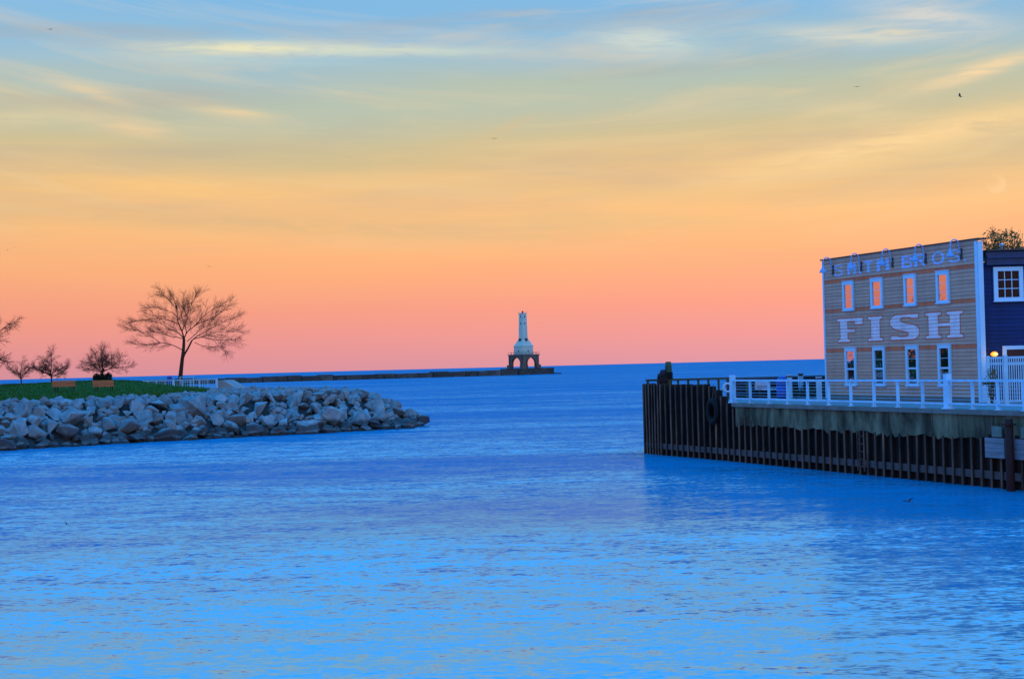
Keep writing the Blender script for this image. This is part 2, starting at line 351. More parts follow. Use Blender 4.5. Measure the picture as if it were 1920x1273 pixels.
# ---------------------------------------------------------------- mesh helpers
class MB:
    def __init__(s): s.v = []; s.f = []; s.mi = []
    def add(s, vs, fs, mi=0):
        o = len(s.v); s.v += [Vector(p) for p in vs]
        for f in fs: s.f.append([i + o for i in f]); s.mi.append(mi)
    def box(s, c, d, rz=0.0, mi=0, rot=None):
        c = Vector(c); x, y, z = d[0] / 2, d[1] / 2, d[2] / 2
        m = rot if rot is not None else Matrix.Rotation(rz, 3, 'Z')
        vs = [c + m @ Vector((sx * x, sy * y, sz * z)) for sx in (-1, 1) for sy in (-1, 1) for sz in (-1, 1)]
        s.add(vs, [(0, 1, 3, 2), (4, 6, 7, 5), (0, 4, 5, 1), (2, 3, 7, 6), (0, 2, 6, 4), (1, 5, 7, 3)], mi); return s
    def bar(s, a, b, wx, wy, mi=0):           # square bar between two points
        a, b = Vector(a), Vector(b); d = (b - a); L = d.length; d.normalize()
        up = Vector((0, 0, 1)) if abs(d.z) < 0.95 else Vector((0, 1, 0))
        e1 = d.cross(up).normalized() * wx / 2; e2 = e1.cross(d).normalized() * wy / 2
        vs = []
        for p in (a, b): vs += [p - e1 - e2, p + e1 - e2, p + e1 + e2, p - e1 + e2]
        s.add(vs, [(3, 2, 1, 0), (4, 5, 6, 7), (0, 1, 5, 4), (1, 2, 6, 5), (2, 3, 7, 6), (3, 0, 4, 7)], mi); return s
    def tube(s, pts, rad, n=6, mi=0, cap=True):
        pts = [Vector(p) for p in pts]
        if not isinstance(rad, (list, tuple)): rad = [rad] * len(pts)
        vs = []; k = len(pts)
        ref = None
        for i, p in enumerate(pts):
            d = (pts[min(i + 1, k - 1)] - pts[max(i - 1, 0)]).normalized()
            if ref is None:
                ref = Vector((0, 0, 1)) if abs(d.z) < 0.9 else Vector((1, 0, 0))
            e1 = d.cross(ref)
            if e1.length < 1e-4: e1 = d.cross(Vector((0, 1, 0.3)))
            e1.normalize(); e2 = d.cross(e1)
            ref = -e2 if False else ref
            for j in range(n):
                an = 2 * math.pi * j / n
                vs.append(p + (e1 * math.cos(an) + e2 * math.sin(an)) * rad[i])
        fs = []
        for i in range(k - 1):
            for j in range(n):
                fs.append((i * n + j, i * n + (j + 1) % n, (i + 1) * n + (j + 1) % n, (i + 1) * n + j))
        if cap: fs.append(tuple(range(n))[::-1]); fs.append(tuple(range((k - 1) * n, k * n)))
        s.add(vs, fs, mi); return s
    def lathe(s, c, prof, n=12, mi=0, rz=0.0):    # prof: (radius, z)
        c = Vector(c); vs = []
        for r, z in prof:
            for j in range(n):
                a = rz + 2 * math.pi * j / n
                vs.append(c + Vector((r * math.cos(a), r * math.sin(a), z)))
        fs = []
        for i in range(len(prof) - 1):
            for j in range(n):
                fs.append((i * n + j, i * n + (j + 1) % n, (i + 1) * n + (j + 1) % n, (i + 1) * n + j))
        fs.append(tuple(range(n))[::-1]); fs.append(tuple(range((len(prof) - 1) * n, len(prof) * n)))
        s.add(vs, fs, mi); return s
    def prism(s, poly, z0, z1, mi=0):         # poly counter-clockwise (x, y)
        n = len(poly)
        vs = [(x, y, z0) for x, y in poly] + [(x, y, z1) for x, y in poly]
        fs = [tuple(range(n))[::-1], tuple(range(n, 2 * n))] + [(i, (i + 1) % n, n + (i + 1) % n, n + i) for i in range(n)]
        s.add(vs, fs, mi); return s
    def quad(s, a, b, c, d, mi=0): s.add([a, b, c, d], [(0, 1, 2, 3)], mi); return s
    def mesh(s, name, mats):
        me = bpy.data.meshes.new(name)
        me.from_pydata([tuple(p) for p in s.v], [], s.f); me.update()
        if not isinstance(mats, (list, tuple)): mats = [mats]
        for m in mats: me.materials.append(m)
        if len(mats) > 1: me.polygons.foreach_set('material_index', s.mi)
        return me
    def build(s, name, mats, parent=None, smooth=False, world=False, loc=None):
        if world and parent is not None:
            mi = Matrix.Translation(parent.location) @ parent.rotation_euler.to_matrix().to_4x4()
            mi.invert(); s.v = [mi @ p for p in s.v]
        me = s.mesh(name, mats)
        if smooth: me.polygons.foreach_set('use_smooth', [True] * len(me.polygons))
        o = bpy.data.objects.new(name, me); col.objects.link(o)
        if parent is not None: o.parent = parent
        if loc is not None: o.location = loc
        return o

def tag(o, label, cat, group=None):
    o['label'] = label; o['category'] = cat
    if group: o['group'] = group
    return o
def thing(name, label, cat, loc=(0, 0, 0), rz=0.0, group=None):
    o = bpy.data.objects.new(name, None); col.objects.link(o)
    o.location = loc; o.rotation_euler = (0, 0, rz); o.empty_display_size = 0.3
    return tag(o, label, cat, group)
def inst(name, me, parent, loc, rot=(0, 0, 0), scale=(1, 1, 1)):
    o = bpy.data.objects.new(name, me); col.objects.link(o)
    o.parent = parent; o.location = loc; o.rotation_euler = rot; o.scale = scale
    return o
def copy_tree(src, parent=None):
    c = src.copy(); col.objects.link(c); c.parent = parent
    for ch in list(src.children): copy_tree(ch, c)
    return c

# ---------------------------------------------------------------- water to the horizon (radius gives the real dip of the horizon)
mb = MB()
RW = H / 0.0012
ring = [1.5, 40, 120, 400, 1200, RW]
nv = 96
vs_ = [(0, 0, 0)]
for rr in ring:
    for j in range(nv): vs_.append((rr * math.cos(2 * math.pi * j / nv), rr * math.sin(2 * math.pi * j / nv), 0))
fs_ = [(0, 1 + j, 1 + (j + 1) % nv) for j in range(nv)]
for i in range(len(ring) - 1):
    for j in range(nv):
        a = 1 + i * nv + j; b = 1 + i * nv + (j + 1) % nv
        fs_.append((a, a + nv, b + nv, b))
mb.add(vs_, fs_)
water = mb.build('lake_water', M_WATER); water['kind'] = 'structure'

# ---------------------------------------------------------------- left shore: height field
toe_px = [(0, 845), (200, 833), (400, 822), (600, 812), (700, 806.5), (755, 803.5)]
toe = [PZ(x, y) for x, y in toe_px]
tip = PZ(800, 798)
front = [(-125, 46), (-80, 60), (-48, 76)] + [(p.x, p.y) for p in toe] + [(tip.x - 0.6, tip.y - 0.8), (tip.x - 0.4, tip.y + 1.5)]
LAND = front + [(-8.6, 113), (-13, 120), (-20, 129), (-27, 146), (-50, 170), (-125, 185)]
def dist_in(x, y):
    best = 1e9; ins = False; n = len(LAND)
    for i in range(n):
        x1, y1 = LAND[i]; x2, y2 = LAND[(i + 1) % n]
        dx, dy = x2 - x1, y2 - y1
        tt = max(0, min(1, ((x - x1) * dx + (y - y1) * dy) / (dx * dx + dy * dy)))
        d = math.hypot(x - x1 - tt * dx, y - y1 - tt * dy)
        best = min(best, d)
        if (y1 > y) != (y2 > y) and x < (x2 - x1) * (y - y1) / (y2 - y1) + x1: ins = not ins
    return best if ins else -best
def mound(x, y):
    sx = 7.0 if x > -37 else 20.0
    return 1.15 * math.exp(-((x + 37) / sx) ** 2 - ((y - 130) / 14.0) ** 2)
def ground(x, y, d=None):
    d = dist_in(x, y) if d is None else d
    return min(2.72, 0.55 * d) + mound(x, y) if d > 0 else max(-1.2, 0.7 * d)

bw = thing('rubble_breakwater', 'breakwater of piled grey limestone boulders below the green lawn', 'breakwater', (-20, 96, 0))
def field(x0, x1, y0, y1, st, keep, dz):
    nx, ny = int((x1 - x0) / st) + 1, int((y1 - y0) / st) + 1
    idx = {}; mb = MB(); vs = []; fs = []
    pts = [[None] * ny for _ in range(nx)]
    for i in range(nx):
        for j in range(ny):
            x, y = x0 + i * st, y0 + j * st
            d = dist_in(x, y)
            if keep(x, y, d): pts[i][j] = (x, y, ground(x, y, d) + dz)
    for i in range(nx - 1):
        for j in range(ny - 1):
            q = [(i, j), (i + 1, j), (i + 1, j + 1), (i, j + 1)]
            if all(pts[a][b] for a, b in q):
                f = []
                for k in q:
                    if k not in idx: idx[k] = len(vs); vs.append(pts[k[0]][k[1]])
                    f.append(idx[k])
                fs.append(f)
    mb.add(vs, fs); return mb
field(-124, -3, 44, 186, 1.1, lambda x, y, d: d > -2.4, -0.25).build('core', M_GRAVEL, bw, True, True)
def lawn_edge(x, y): return -25.2 + 0.8 * math.sin(y * 0.6) + 0.4 * math.sin(y * 1.7)
lawn = field(-124, -22, 60, 180, 0.7, lambda x, y, d: d > 6.6 + 0.35 * math.sin(x * 0.9) and x < lawn_edge(x, y), 0.06).build('lawn', M_GRASS, None, True)
lawn['kind'] = 'structure'
# grass blades on the side of the mound that shows
mb = MB()
for _ in range(16000):
    x = rng.uniform(-47, -24); y = rng.uniform(86, 133)
    d = dist_in(x, y)
    if d < 6.7 or x > lawn_edge(x, y): continue
    z = ground(x, y, d) + 0.05; a = rng.uniform(0, 6.28); hh = rng.uniform(0.05, 0.13); ww = rng.uniform(0.03, 0.06)
    c, s_ = math.cos(a) * ww, math.sin(a) * ww
    mb.add([(x - c, y - s_, z), (x + c, y + s_, z), (x + rng.uniform(-.05, .05), y + rng.uniform(-.05, .05), z + hh)], [(0, 1, 2)])
gr = mb.build('grass', M_BLADE); gr['kind'] = 'stuff'; tag(gr, 'short green grass on the mown bank above the boulders', 'grass')

# boulders: a dozen angular shapes shared by all
def rock_mesh(seed, npts=11):
    r = random.Random(seed); bm = bmesh.new()
    for _ in range(npts):
        v = Vector((r.gauss(0, 1), r.gauss(0, 1), r.gauss(0, 1))).normalized()
        k = 1.0 / max(abs(v.x), abs(v.y), abs(v.z))
        v = v * (0.55 + 0.45 * k * 0.85) * r.uniform(0.80, 1.15)
        bm.verts.new((v.x * 0.62, v.y * 0.5, v.z * 0.44))
    res = bmesh.ops.convex_hull(bm, input=bm.verts)
    bmesh.ops.delete(bm, geom=[g for g in res['geom_interior'] if isinstance(g, bmesh.types.BMVert)], context='VERTS')
    bmesh.ops.dissolve_limit(bm, angle_limit=R(10), verts=bm.verts, edges=bm.edges)
    bmesh.ops.bevel(bm, geom=bm.edges[:], offset=0.022, segments=1, affect='EDGES', clamp_overlap=True)
    bmesh.ops.triangulate(bm, faces=[f for f in bm.faces if len(f.verts) > 4])
    me = bpy.data.meshes.new('rock'); bm.to_mesh(me); bm.free()
    me.materials.append(M_ROCK)
    return me
ROCKS = [rock_mesh(100 + i) for i in range(14)]
placed = []
r2 = random.Random(21)
def try_rock(x, y, s, gap):
    for (a, b, c) in placed:
        if math.hypot(a - x, b - y) < (s + c) * gap: return False
    placed.append((x, y, s)); return True
cand = 0
while len(placed) < 298 and cand < 16000:
    cand += 1
    x = r2.uniform(-34, tip.x + 0.8); y = r2.uniform(84, 118)
    d = dist_in(x, y)
    limit = 6.5 if x < -25 else 9.5
    if d < -0.25 or d > limit: continue
    if y > 112: continue
    s = r2.choice((0.7, 0.9, 1.05, 1.2, 1.45, 1.8)) * r2.uniform(0.9, 1.1)
    if cand > 7000: s = min(s, 0.85)
    if d > 4.2: s = min(s, 1.15)
    if not try_rock(x, y, s, 0.36): continue
    z = min(ground(x, y, d) + r2.uniform(-0.12, 0.26) * s, 2.98 - 0.46 * s)
    inst('rock', r2.choice(ROCKS), bw, (x + 20, y - 96, z),
         (r2.uniform(-.5, .5), r2.uniform(-.5, .5), r2.uniform(0, 6.28)), (s, s * r2.uniform(0.85, 1.15), s * r2.uniform(0.85, 1.2)))
# the single squared block that ends the breakwater
e = inst('rock', ROCKS[3], bw, (tip.x - 0.25 + 20, tip.y - 0.3 - 96, 0.35), (0.15, -0.2, 0.5), (1.15, 1.0, 1.7))
# small stones wedged between, and the shore beyond the frame
mb = MB()
def add_stone(mb, x, y, z, s, r):
    me = r.choice(ROCKS); q = Matrix.Rotation(r.uniform(0, 6.28), 3, Vector((r.gauss(0, 1), r.gauss(0, 1), r.gauss(0, 1))).normalized())
    mb.add([q @ (v.co * s) + Vector((x, y, z)) for v in me.vertices], [tuple(p.vertices) for p in me.polygons])
r3 = random.Random(5)
for _ in range(5200):
    x = r3.uniform(-34, tip.x); y = r3.uniform(84, 124); d = dist_in(x, y)
    if d < -0.2 or d > (6.4 if x < -25 else 12): continue
    near = min(math.hypot(a - x, b - y) / c for a, b, c in placed)
    if near < 0.38: continue
    if near > 0.58:
        add_stone(mb, x, y, ground(x, y, d) - 0.02, r3.uniform(0.6, 0.95), r3); placed.append((x, y, 0.8)); continue
    add_stone(mb, x, y, ground(x, y, d) - 0.1, r3.uniform(0.35, 0.9), r3)
for _ in range(260):
    x = r3.uniform(-80, -34); y = r3.uniform(55, 90); d = dist_in(x, y)
    if d < -0.2 or d > 6.6: continue
    add_stone(mb, x, y, ground(x, y, d) + 0.05, r3.uniform(0.9, 1.7), r3)
o = mb.build('small_rocks', M_ROCK, bw, False, True); o['kind'] = 'stuff'

# ---------------------------------------------------------------- trees
def limb_pts(p, d, L, n, rnd, up=0.0, wig=0.14):
    pts = [Vector(p)]; d = Vector(d).normalized()
    for i in range(n):
        d = (d + Vector((rnd.gauss(0, wig), rnd.gauss(0, wig), rnd.gauss(0, wig) + up))).normalized()
        pts.append(pts[-1] + d * L / n)
    return pts
def twigs(mb, pts, L, r0, rnd, level, every=1, up=0.10, spread=0.9, start=0.25, nchild=2):
    n = len(pts)
    for i in range(max(1, int(n * start)), n, every):
        axis = (pts[i] - pts[i - 1]).normalized()
        for k in range(nchild):
            sd = Vector((rnd.gauss(0, 1), rnd.gauss(0, 1), rnd.gauss(0, 0.6)))
            sd -= axis * sd.dot(axis)
            if sd.length < 1e-3: continue
            d = (axis * rnd.uniform(0.6, 1.1) + sd.normalized() * spread * rnd.uniform(0.5, 1.1) + Vector((0, 0, up))).normalized()
            ll = L * rnd.uniform(0.6, 1.15) * (1.0 - 0.35 * i / n)
            q = limb_pts(pts[i], d, ll, 4 if level > 1 else 3, rnd, up * 0.4, 0.16)
            mb.tube(q, [r0 * (1 - 0.75 * j / (len(q) - 1)) for j in range(len(q))], 4 if level > 1 else 3, cap=False)
            if level > 0: twigs(mb, q, L * 0.56, r0 * 0.6, rnd, level - 1, 1, up, spread, 0.3, 2)

def smooth_pts(pts, n=3):
    out = []
    k = len(pts)
    for i in range(k - 1):
        p0, p1, p2, p3 = pts[max(i - 1, 0)], pts[i], pts[i + 1], pts[min(i + 2, k - 1)]
        for j in range(n):
            t = j / n
            out.append(0.5 * ((2 * p1) + (p2 - p0) * t + (2 * p0 - 5 * p1 + 4 * p2 - p3) * t * t + (3 * p1 - p0 - 3 * p2 + p3) * t ** 3))
    out.append(pts[-1]); return out

# the big bare tree, limbs following its spreading habit; every limb swings towards or away from the viewer
TY = PZ(337, 727, 2.95).y
tb = PY(337, 727, TY)
big = thing('bare_tree', 'tall bare spreading tree at the right end of the lawn, by the white railing', 'tree', (tb.x, tb.y, ground(tb.x, tb.y) - 0.05))
tr = random.Random(3)
def L3(pxs, y0, swing):
    n = len(pxs)
    pxs = [(x, y) if y > 640 else (345 + (x - 345) * 0.88, 640 + (y - 640) * 0.92) for x, y in pxs]
    return [PY(x, y, TY + y0 + swing * (i / (n - 1))) for i, (x, y) in enumerate(pxs)]
mt = MB()
trunk = smooth_pts(L3([(336, 732), (338.5, 705), (341, 680), (344, 655), (345, 634)], 0, 0))
k = len(trunk)
mt.tube(trunk, [0.24 - 0.11 * i / (k - 1) + (0.08 if i == 0 else 0) for i in range(k)], 10)
fork = smooth_pts(L3([(342.5, 673), (346, 664), (352, 654), (362, 638)], 0, 0.4))
mt.tube(fork, [0.12 - 0.04 * i / (len(fork) - 1) for i in range(len(fork))], 8)
mt.build('trunk', M_BARK, big, True, True)
mc = MB()
LIMBS = [([(343, 657), (330, 650), (317, 645), (300, 643), (277, 646), (250, 645)], 0, -0.8, 0.055),
         ([(300, 643), (285, 636), (270, 628), (252, 620), (228, 615)], -0.35, -1.4, 0.035),
         ([(345, 636), (338, 627), (326, 619), (312, 614), (296, 604), (275, 600)], 0, 2.2, 0.06),
         ([(345, 634), (340, 618), (333, 603), (331, 590), (329, 572), (322, 552)], 0, 0.3, 0.085),
         ([(332, 605), (318, 599), (302, 595), (283, 593), (258, 597), (236, 600)], 0.1, -2.0, 0.05),
         ([(331, 592), (322, 582), (306, 577), (285, 570), (262, 575)], 0.2, 2.4, 0.04),
         ([(332, 596), (342, 590), (352, 583), (357, 572), (366, 556), (372, 543)], 0.1, -0.8, 0.045),
         ([(330, 575), (318, 562), (305, 550), (298, 545)], 0.3, 1.0, 0.035),
         ([(345, 634), (352, 621), (362, 613), (375, 604), (392, 598), (420, 584), (444, 564)], 0, 1.8, 0.06),
         ([(362, 613), (372, 604), (385, 590), (402, 578), (420, 570)], 0.5, -1.8, 0.04),
         ([(362, 638), (372, 630), (385, 623), (402, 614), (430, 600), (458, 590)], 0.4, 2.0, 0.055),
         ([(364, 636), (378, 632), (392, 633), (410, 637), (435, 637), (458, 636)], 0.4, -1.6, 0.05),
         ([(378, 632), (395, 628), (412, 622), (432, 621), (462, 617)], 0.3, 0.8, 0.04),
         ([(365, 642), (378, 648), (394, 650), (412, 652), (425, 660)], 0.3, -2.2, 0.035),
         ([(345, 634), (350, 622), (348, 608), (352, 592), (345, 575), (350, 560)], 0.0, -3.0, 0.055),
         ([(345, 634), (341, 620), (346, 606), (340, 590), (344, 572)], 0.0, 3.4, 0.055),
         ([(345, 636), (332, 632), (315, 630), (296, 622), (280, 622)], 0.0, -2.8, 0.045),
         ([(352, 640), (366, 628), (382, 614), (398, 606), (412, 590)], 0.0, 3.2, 0.045)]
for (pxs, y0, sw, r0) in LIMBS:
    pts = smooth_pts(L3(pxs, y0, sw))
    n = len(pts)
    mc.tube(pts, [r0 * (1 - 0.72 * i / (n - 1)) for i in range(n)], 6)
    twigs(mc, pts, 1.7, 0.015, tr, 2, 2, 0.05, 0.62, 0.3, 1)
    twigs(mc, pts[-5:], 1.1, 0.012, tr, 1, 1, 0.04, 0.5, 0.2, 2)
    twigs(mc, pts, 1.15, 0.011, tr, 2, 1, 0.08, 0.75, 0.3, 1)
mc.build('crown', M_TWIG, big, False, True)

def small_tree(name, label, base, h, wd, trunk_h, seed, r0, dens=2, group=None):
    t = thing(name, label, 'tree', base, 0, group)
    rnd = random.Random(seed); mt = MB(); mc = MB()
    tk = limb_pts((0, 0, -0.1), (0, 0, 1), trunk_h + 0.1, 4, rnd, 0.05, 0.05)
    mt.tube(tk, [r0 * (1.2 - 0.5 * i / 4) for i in range(5)], 8)
    mt.build('trunk', M_BARK, t, True)
    top = tk[-1]; n = 10
    for i in range(n):
        a = 2 * math.pi * i / n + rnd.uniform(-.3, .3)
        f = i / (n - 1)
        out = (wd / 2) * (0.95 - 0.45 * rnd.random())
        rise = (h - trunk_h) * rnd.uniform(0.05, 0.8)
        d = Vector((math.cos(a) * out, math.sin(a) * out, rise))
        st = top - Vector((0, 0, rnd.uniform(0, trunk_h * 0.25)))
        q = limb_pts(st, d, d.length * 0.92, 7, rnd, 0.0, 0.12)
        mc.tube(q, [r0 * 0.5 * (1 - 0.75 * j / 7) for j in range(8)], 5)
        twigs(mc, q, wd * 0.16, r0 * 0.15, rnd, 2, 1, 0.07, 0.95, 0.25, dens)
    q = limb_pts(top, (0.05, 0, 1), h - trunk_h, 7, rnd, 0.05, 0.08)
    mc.tube(q, [r0 * 0.6 * (1 - 0.8 * j / 7) for j in range(8)], 5)
    twigs(mc, q, wd * 0.18, r0 * 0.16, rnd, 2, 1, 0.1, 1.0, 0.25, dens)
    mc.build('crown', M_TWIG, t, False)
    return t
def on_ground(px, y, extra=0.0):
    p = PY(px, 700, y); return (p.x, y, ground(p.x, y) + extra)
# three trees beyond the crest of the lawn
small_tree('bare_tree', 'small thin bare tree rising behind the lawn, next to the low grey shrub', on_ground(41, 156), 3.75, 4.6, 1.9, 11, 0.08, 1)
small_tree('bare_tree', 'small round bare tree behind the lawn, between the russet shrubs', on_ground(98, 152), 4.3, 5.2, 2.0, 12, 0.10, 2)
small_tree('bare_tree', 'low wide bare tree growing over the dark round bush on the lawn', on_ground(193, 138), 3.3, 6.2, 1.35, 13, 0.10, 2)
small_tree('bare_tree', 'large bare tree with long drooping twigs at the far end of the lawn', on_ground(-60, 118), 8.0, 8.4, 2.6, 14, 0.17, 2)

def leaf_cloud(mb, c, rad, n, size, rnd, shell=0.35):
    for _ in range(n):
        v = Vector((rnd.gauss(0, 1), rnd.gauss(0, 1), rnd.gauss(0, 1))).normalized() * (shell + (1 - shell) * rnd.random())
        p = Vector(c) + Vector((v.x * rad[0], v.y * rad[1], v.z * rad[2]))
        a = Vector((rnd.gauss(0, 1), rnd.gauss(0, 1), rnd.gauss(0, 1))).normalized(); b = a.orthogonal().normalized()
        s = size * rnd.uniform(0.6, 1.3)
        mb.add([p - a * s, p + b * s * 0.5, p + a * s, p - b * s * 0.5], [(0, 1, 2, 3)])
def leafy_tree(label, x, y, h, seed):
    t = thing('leafy_tree', label, 'tree', (x, y, ground(x, y)), 0, 'leafy trees along the shore'); rnd = random.Random(seed)
    tk = limb_pts((0, 0, -0.1), (0, 0, 1), h * 0.6, 6, rnd, 0.05, 0.05)
    MB().tube(tk, [0.22 - 0.02 * j for j in range(7)], 8).build('trunk', M_BARK, t, True)
    ml = MB()
    for k in range(36):
        a = rnd.uniform(0, 6.28); r_ = rnd.uniform(0.1, 1) * h * 0.36; z = h * rnd.uniform(0.08, 0.9)
        leaf_cloud(ml, (math.cos(a) * r_, math.sin(a) * r_, z), (h * 0.13, h * 0.13, h * 0.10), 90, 0.22, rnd, 0.1)
    ml.build('crown', mat('green_leaf', (0.02, 0.09, 0.012), 0.9, (0.04, 0.11, 0.02), 0.8, spec=0.1), t)
def shrub(name, label, base, wx, hh, mats, seed, n=420, size=0.07, cat='shrub', group=None, spiky=0.0):
    t = thing(name, label, cat, base, 0, group); rnd = random.Random(seed)
    ms = MB(); ml = MB()
    for i in range(14):
        a = rnd.uniform(0, 6.28); rr = rnd.uniform(0, wx * 0.42)
        q = limb_pts((math.cos(a) * rr * 0.5, math.sin(a) * rr * 0.3, -0.1), (math.cos(a) * 0.6, math.sin(a) * 0.6, 1), hh * rnd.uniform(0.8, 1.0 + spiky), 4, rnd, 0.05, 0.12)
        ms.tube(q, [0.02, 0.017, 0.014, 0.01, 0.006], 4, cap=False)
        twigs(ms, q, hh * 0.4, 0.006, rnd, 1, 1, 0.15, 0.8, 0.3, 1)
    ms.build('stems', M_TWIG, t)
    k = max(3, int(wx / (hh * 0.7)))
    for i in range(k):
        cx = (i - (k - 1) / 2) * wx / k + rnd.uniform(-.1, .1)
        hz = hh * rnd.uniform(0.75, 1.0)
        leaf_cloud(ml, (cx, rnd.uniform(-.2, .2), hz * 0.48), (wx / k * 0.72, hh * 0.5, hz * 0.5), n // k, size, rnd)
    ml.build('foliage', mats, t)
    return t
shrub('low_shrub', 'low russet shrub with a few bright leaves on the crest of the lawn', on_ground(68, 140, -0.1), 2.4, 0.62, M_REDSHRUB, 31, 700, 0.06, spiky=0.3)
shrub('low_shrub', 'low dark twiggy shrub on the crest beside the small round tree', on_ground(113, 139, -0.1), 1.6, 0.5, M_REDSHRUB, 32, 300, 0.05, spiky=0.6)
shrub('low_shrub', 'low reddish shrub running up to the dark round bush', on_ground(160, 136, -0.1), 1.7, 0.45, M_REDSHRUB, 33, 500, 0.05, spiky=0.2)
shrub('low_shrub', 'low grey bare shrub under the small thin tree', on_ground(33, 143, -0.1), 1.4, 0.65, M_TWIG, 34, 120, 0.05, spiky=0.3)
shrub('round_bush', 'dark dense round bush under the low wide tree', on_ground(191, 133, -0.1), 1.55, 1.12, M_HEDGE, 35, 2600, 0.07, 'bush')

for (x, y, h, sd, lab) in ((-46, 88, 5.6, 85, 'short green leafy tree at the water end of the shore row'), (-50.5, 92, 6.3, 81, 'green leafy tree second from the water in the shore row'),
                          (-55, 97, 7.2, 82, 'green leafy tree in the middle of the shore row'), (-60, 101, 6.8, 83, 'green leafy tree second from the landward end of the shore row'),
                          (-49, 101, 6.0, 86, 'green leafy tree standing behind the short one of the shore row'), (-53.5, 106, 6.6, 87, 'green leafy tree standing behind the middle of the shore row'), (-66, 107, 7.8, 84, 'tallest green leafy tree at the landward end of the shore row')):
    leafy_tree(lab, x, y, h, sd)

# ---------------------------------------------------------------- two benches seen from behind
def bench(label, px, py, wd, slats):
    p = PZ(px, py, 2.80); g = ground(p.x, p.y) + 0.06
    b = thing('park_bench', label, 'bench', (p.x, p.y, g), R(-1.5), 'benches facing the lake')
    for i in range(slats):                     # backrest slats, leaning towards the viewer at the top
        z = 0.40 + i * 0.105
        MB().box((0, -0.02 - 0.10 * (z - 0.4), z), (wd, 0.03, 0.092), rot=Matrix.Rotation(R(-6), 3, 'X')).build('back_slat', M_BENCH, b)
    for i in range(4): MB().box((0, 0.10 + i * 0.115, 0.43), (wd, 0.095, 0.035)).build('seat_slat', M_BENCH, b)
    for sx in (-1, 1):
        x = sx * wd * 0.36
        leg = MB().bar((x, 0.02, 0.41), (x, -0.06, 0.0), 0.06, 0.05).bar((x, 0.48, 0.41), (x, 0.50, 0.0), 0.06, 0.05).bar((x, 0.0, 0.40), (x, 0.5, 0.40), 0.06, 0.03)
        leg.bar((x, 0.02, 0.40), (x, -0.045, 0.86), 0.05, 0.02)
        leg.build('leg', M_IRON, b)
        MB().bar((sx * wd * 0.47, -0.03, 0.63), (sx * wd * 0.47, 0.45, 0.63), 0.05, 0.03).bar((sx * wd * 0.47, 0.43, 0.43), (sx * wd * 0.47, 0.43, 0.63), 0.04, 0.03).build('armrest', M_IRON, b)
    return b
bench('brown slatted bench on the lawn, the one in line with the small round tree', 120, 742.5, 1.86, 5)
bench('brown slatted bench on the lawn, the one below the dark round bush', 194, 740.5, 1.72, 5)

# ---------------------------------------------------------------- white railing behind the lawn, blue post and concrete abutment
def rail_run(t, pts_h, posts, z0, hgt, mat_, post_w=0.07):
    pass
RY = 129.0
ra, rb = PY(268, 715, RY), PY(406, 711, RY)
zt = (ra.z + rb.z) / 2 + 0.02; zb = zt - 1.02
lr = thing('white_railing', 'white metal railing along the walk behind the lawn and the big tree', 'railing', (rb.x, RY, zb))
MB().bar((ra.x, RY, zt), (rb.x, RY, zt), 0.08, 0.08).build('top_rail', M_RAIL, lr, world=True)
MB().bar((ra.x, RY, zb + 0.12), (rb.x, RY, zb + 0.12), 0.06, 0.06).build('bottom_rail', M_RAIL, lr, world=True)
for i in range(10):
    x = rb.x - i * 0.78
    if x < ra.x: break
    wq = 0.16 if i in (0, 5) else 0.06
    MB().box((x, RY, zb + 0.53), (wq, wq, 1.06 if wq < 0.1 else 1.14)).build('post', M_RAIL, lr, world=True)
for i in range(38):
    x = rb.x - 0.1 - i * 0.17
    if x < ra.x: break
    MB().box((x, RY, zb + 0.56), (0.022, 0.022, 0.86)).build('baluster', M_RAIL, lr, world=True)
pw = PY(318, 704, 131)
bp = thing('blue_post', 'slim blue post with a lifebuoy cabinet behind the white railing', 'post', (pw.x, 131, 2.6))
MB().box((0, 0, (pw.z - 2.6) / 2), (0.10, 0.10, pw.z - 2.6)).build('pole', M_BLUE, bp)
MB().box((0.02, -0.10, pw.z - 2.6 - 0.42), (0.46, 0.14, 0.62)).build('cabinet', M_BLUE, bp)
pg = thing('pipe_gate', 'pale metal pipe gate behind the white railing, right of the blue post', 'gate', (PY(350, 704, 132).x, 132, 2.6))
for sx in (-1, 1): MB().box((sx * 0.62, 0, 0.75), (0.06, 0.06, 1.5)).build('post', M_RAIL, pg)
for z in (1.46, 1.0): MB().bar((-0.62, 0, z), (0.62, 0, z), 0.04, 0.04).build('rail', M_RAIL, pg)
# abutment with a sloping end
ab = thing('concrete_abutment', 'pale concrete abutment with sloping end beside the white railing', 'abutment', (PY(412, 730, 131).x, 131, 2.3))
a0, a1 = PY(408, 713, 130), PY(418, 713, 130)
a2, a3 = PY(449, 733, 130), PY(408, 733, 130)
prof = [a0, a1, PY(432, 721, 130), a2, PY(452, 742, 130), PY(404, 742, 130)]
n = len(prof); mbx = MB()
mbx.add([tuple(p) for p in prof] + [(p.x, 135, p.z) for p in prof],
        [tuple(range(n))[::-1], tuple(range(n, 2 * n))] + [(i, (i + 1) % n, n + (i + 1) % n, n + i) for i in range(n)])
mbx.build('wall', mat('abutment_concrete', (0.34, 0.33, 0.30), 0.9, (0.25, 0.24, 0.22), 1.0, 0.3, 8), ab, world=True)

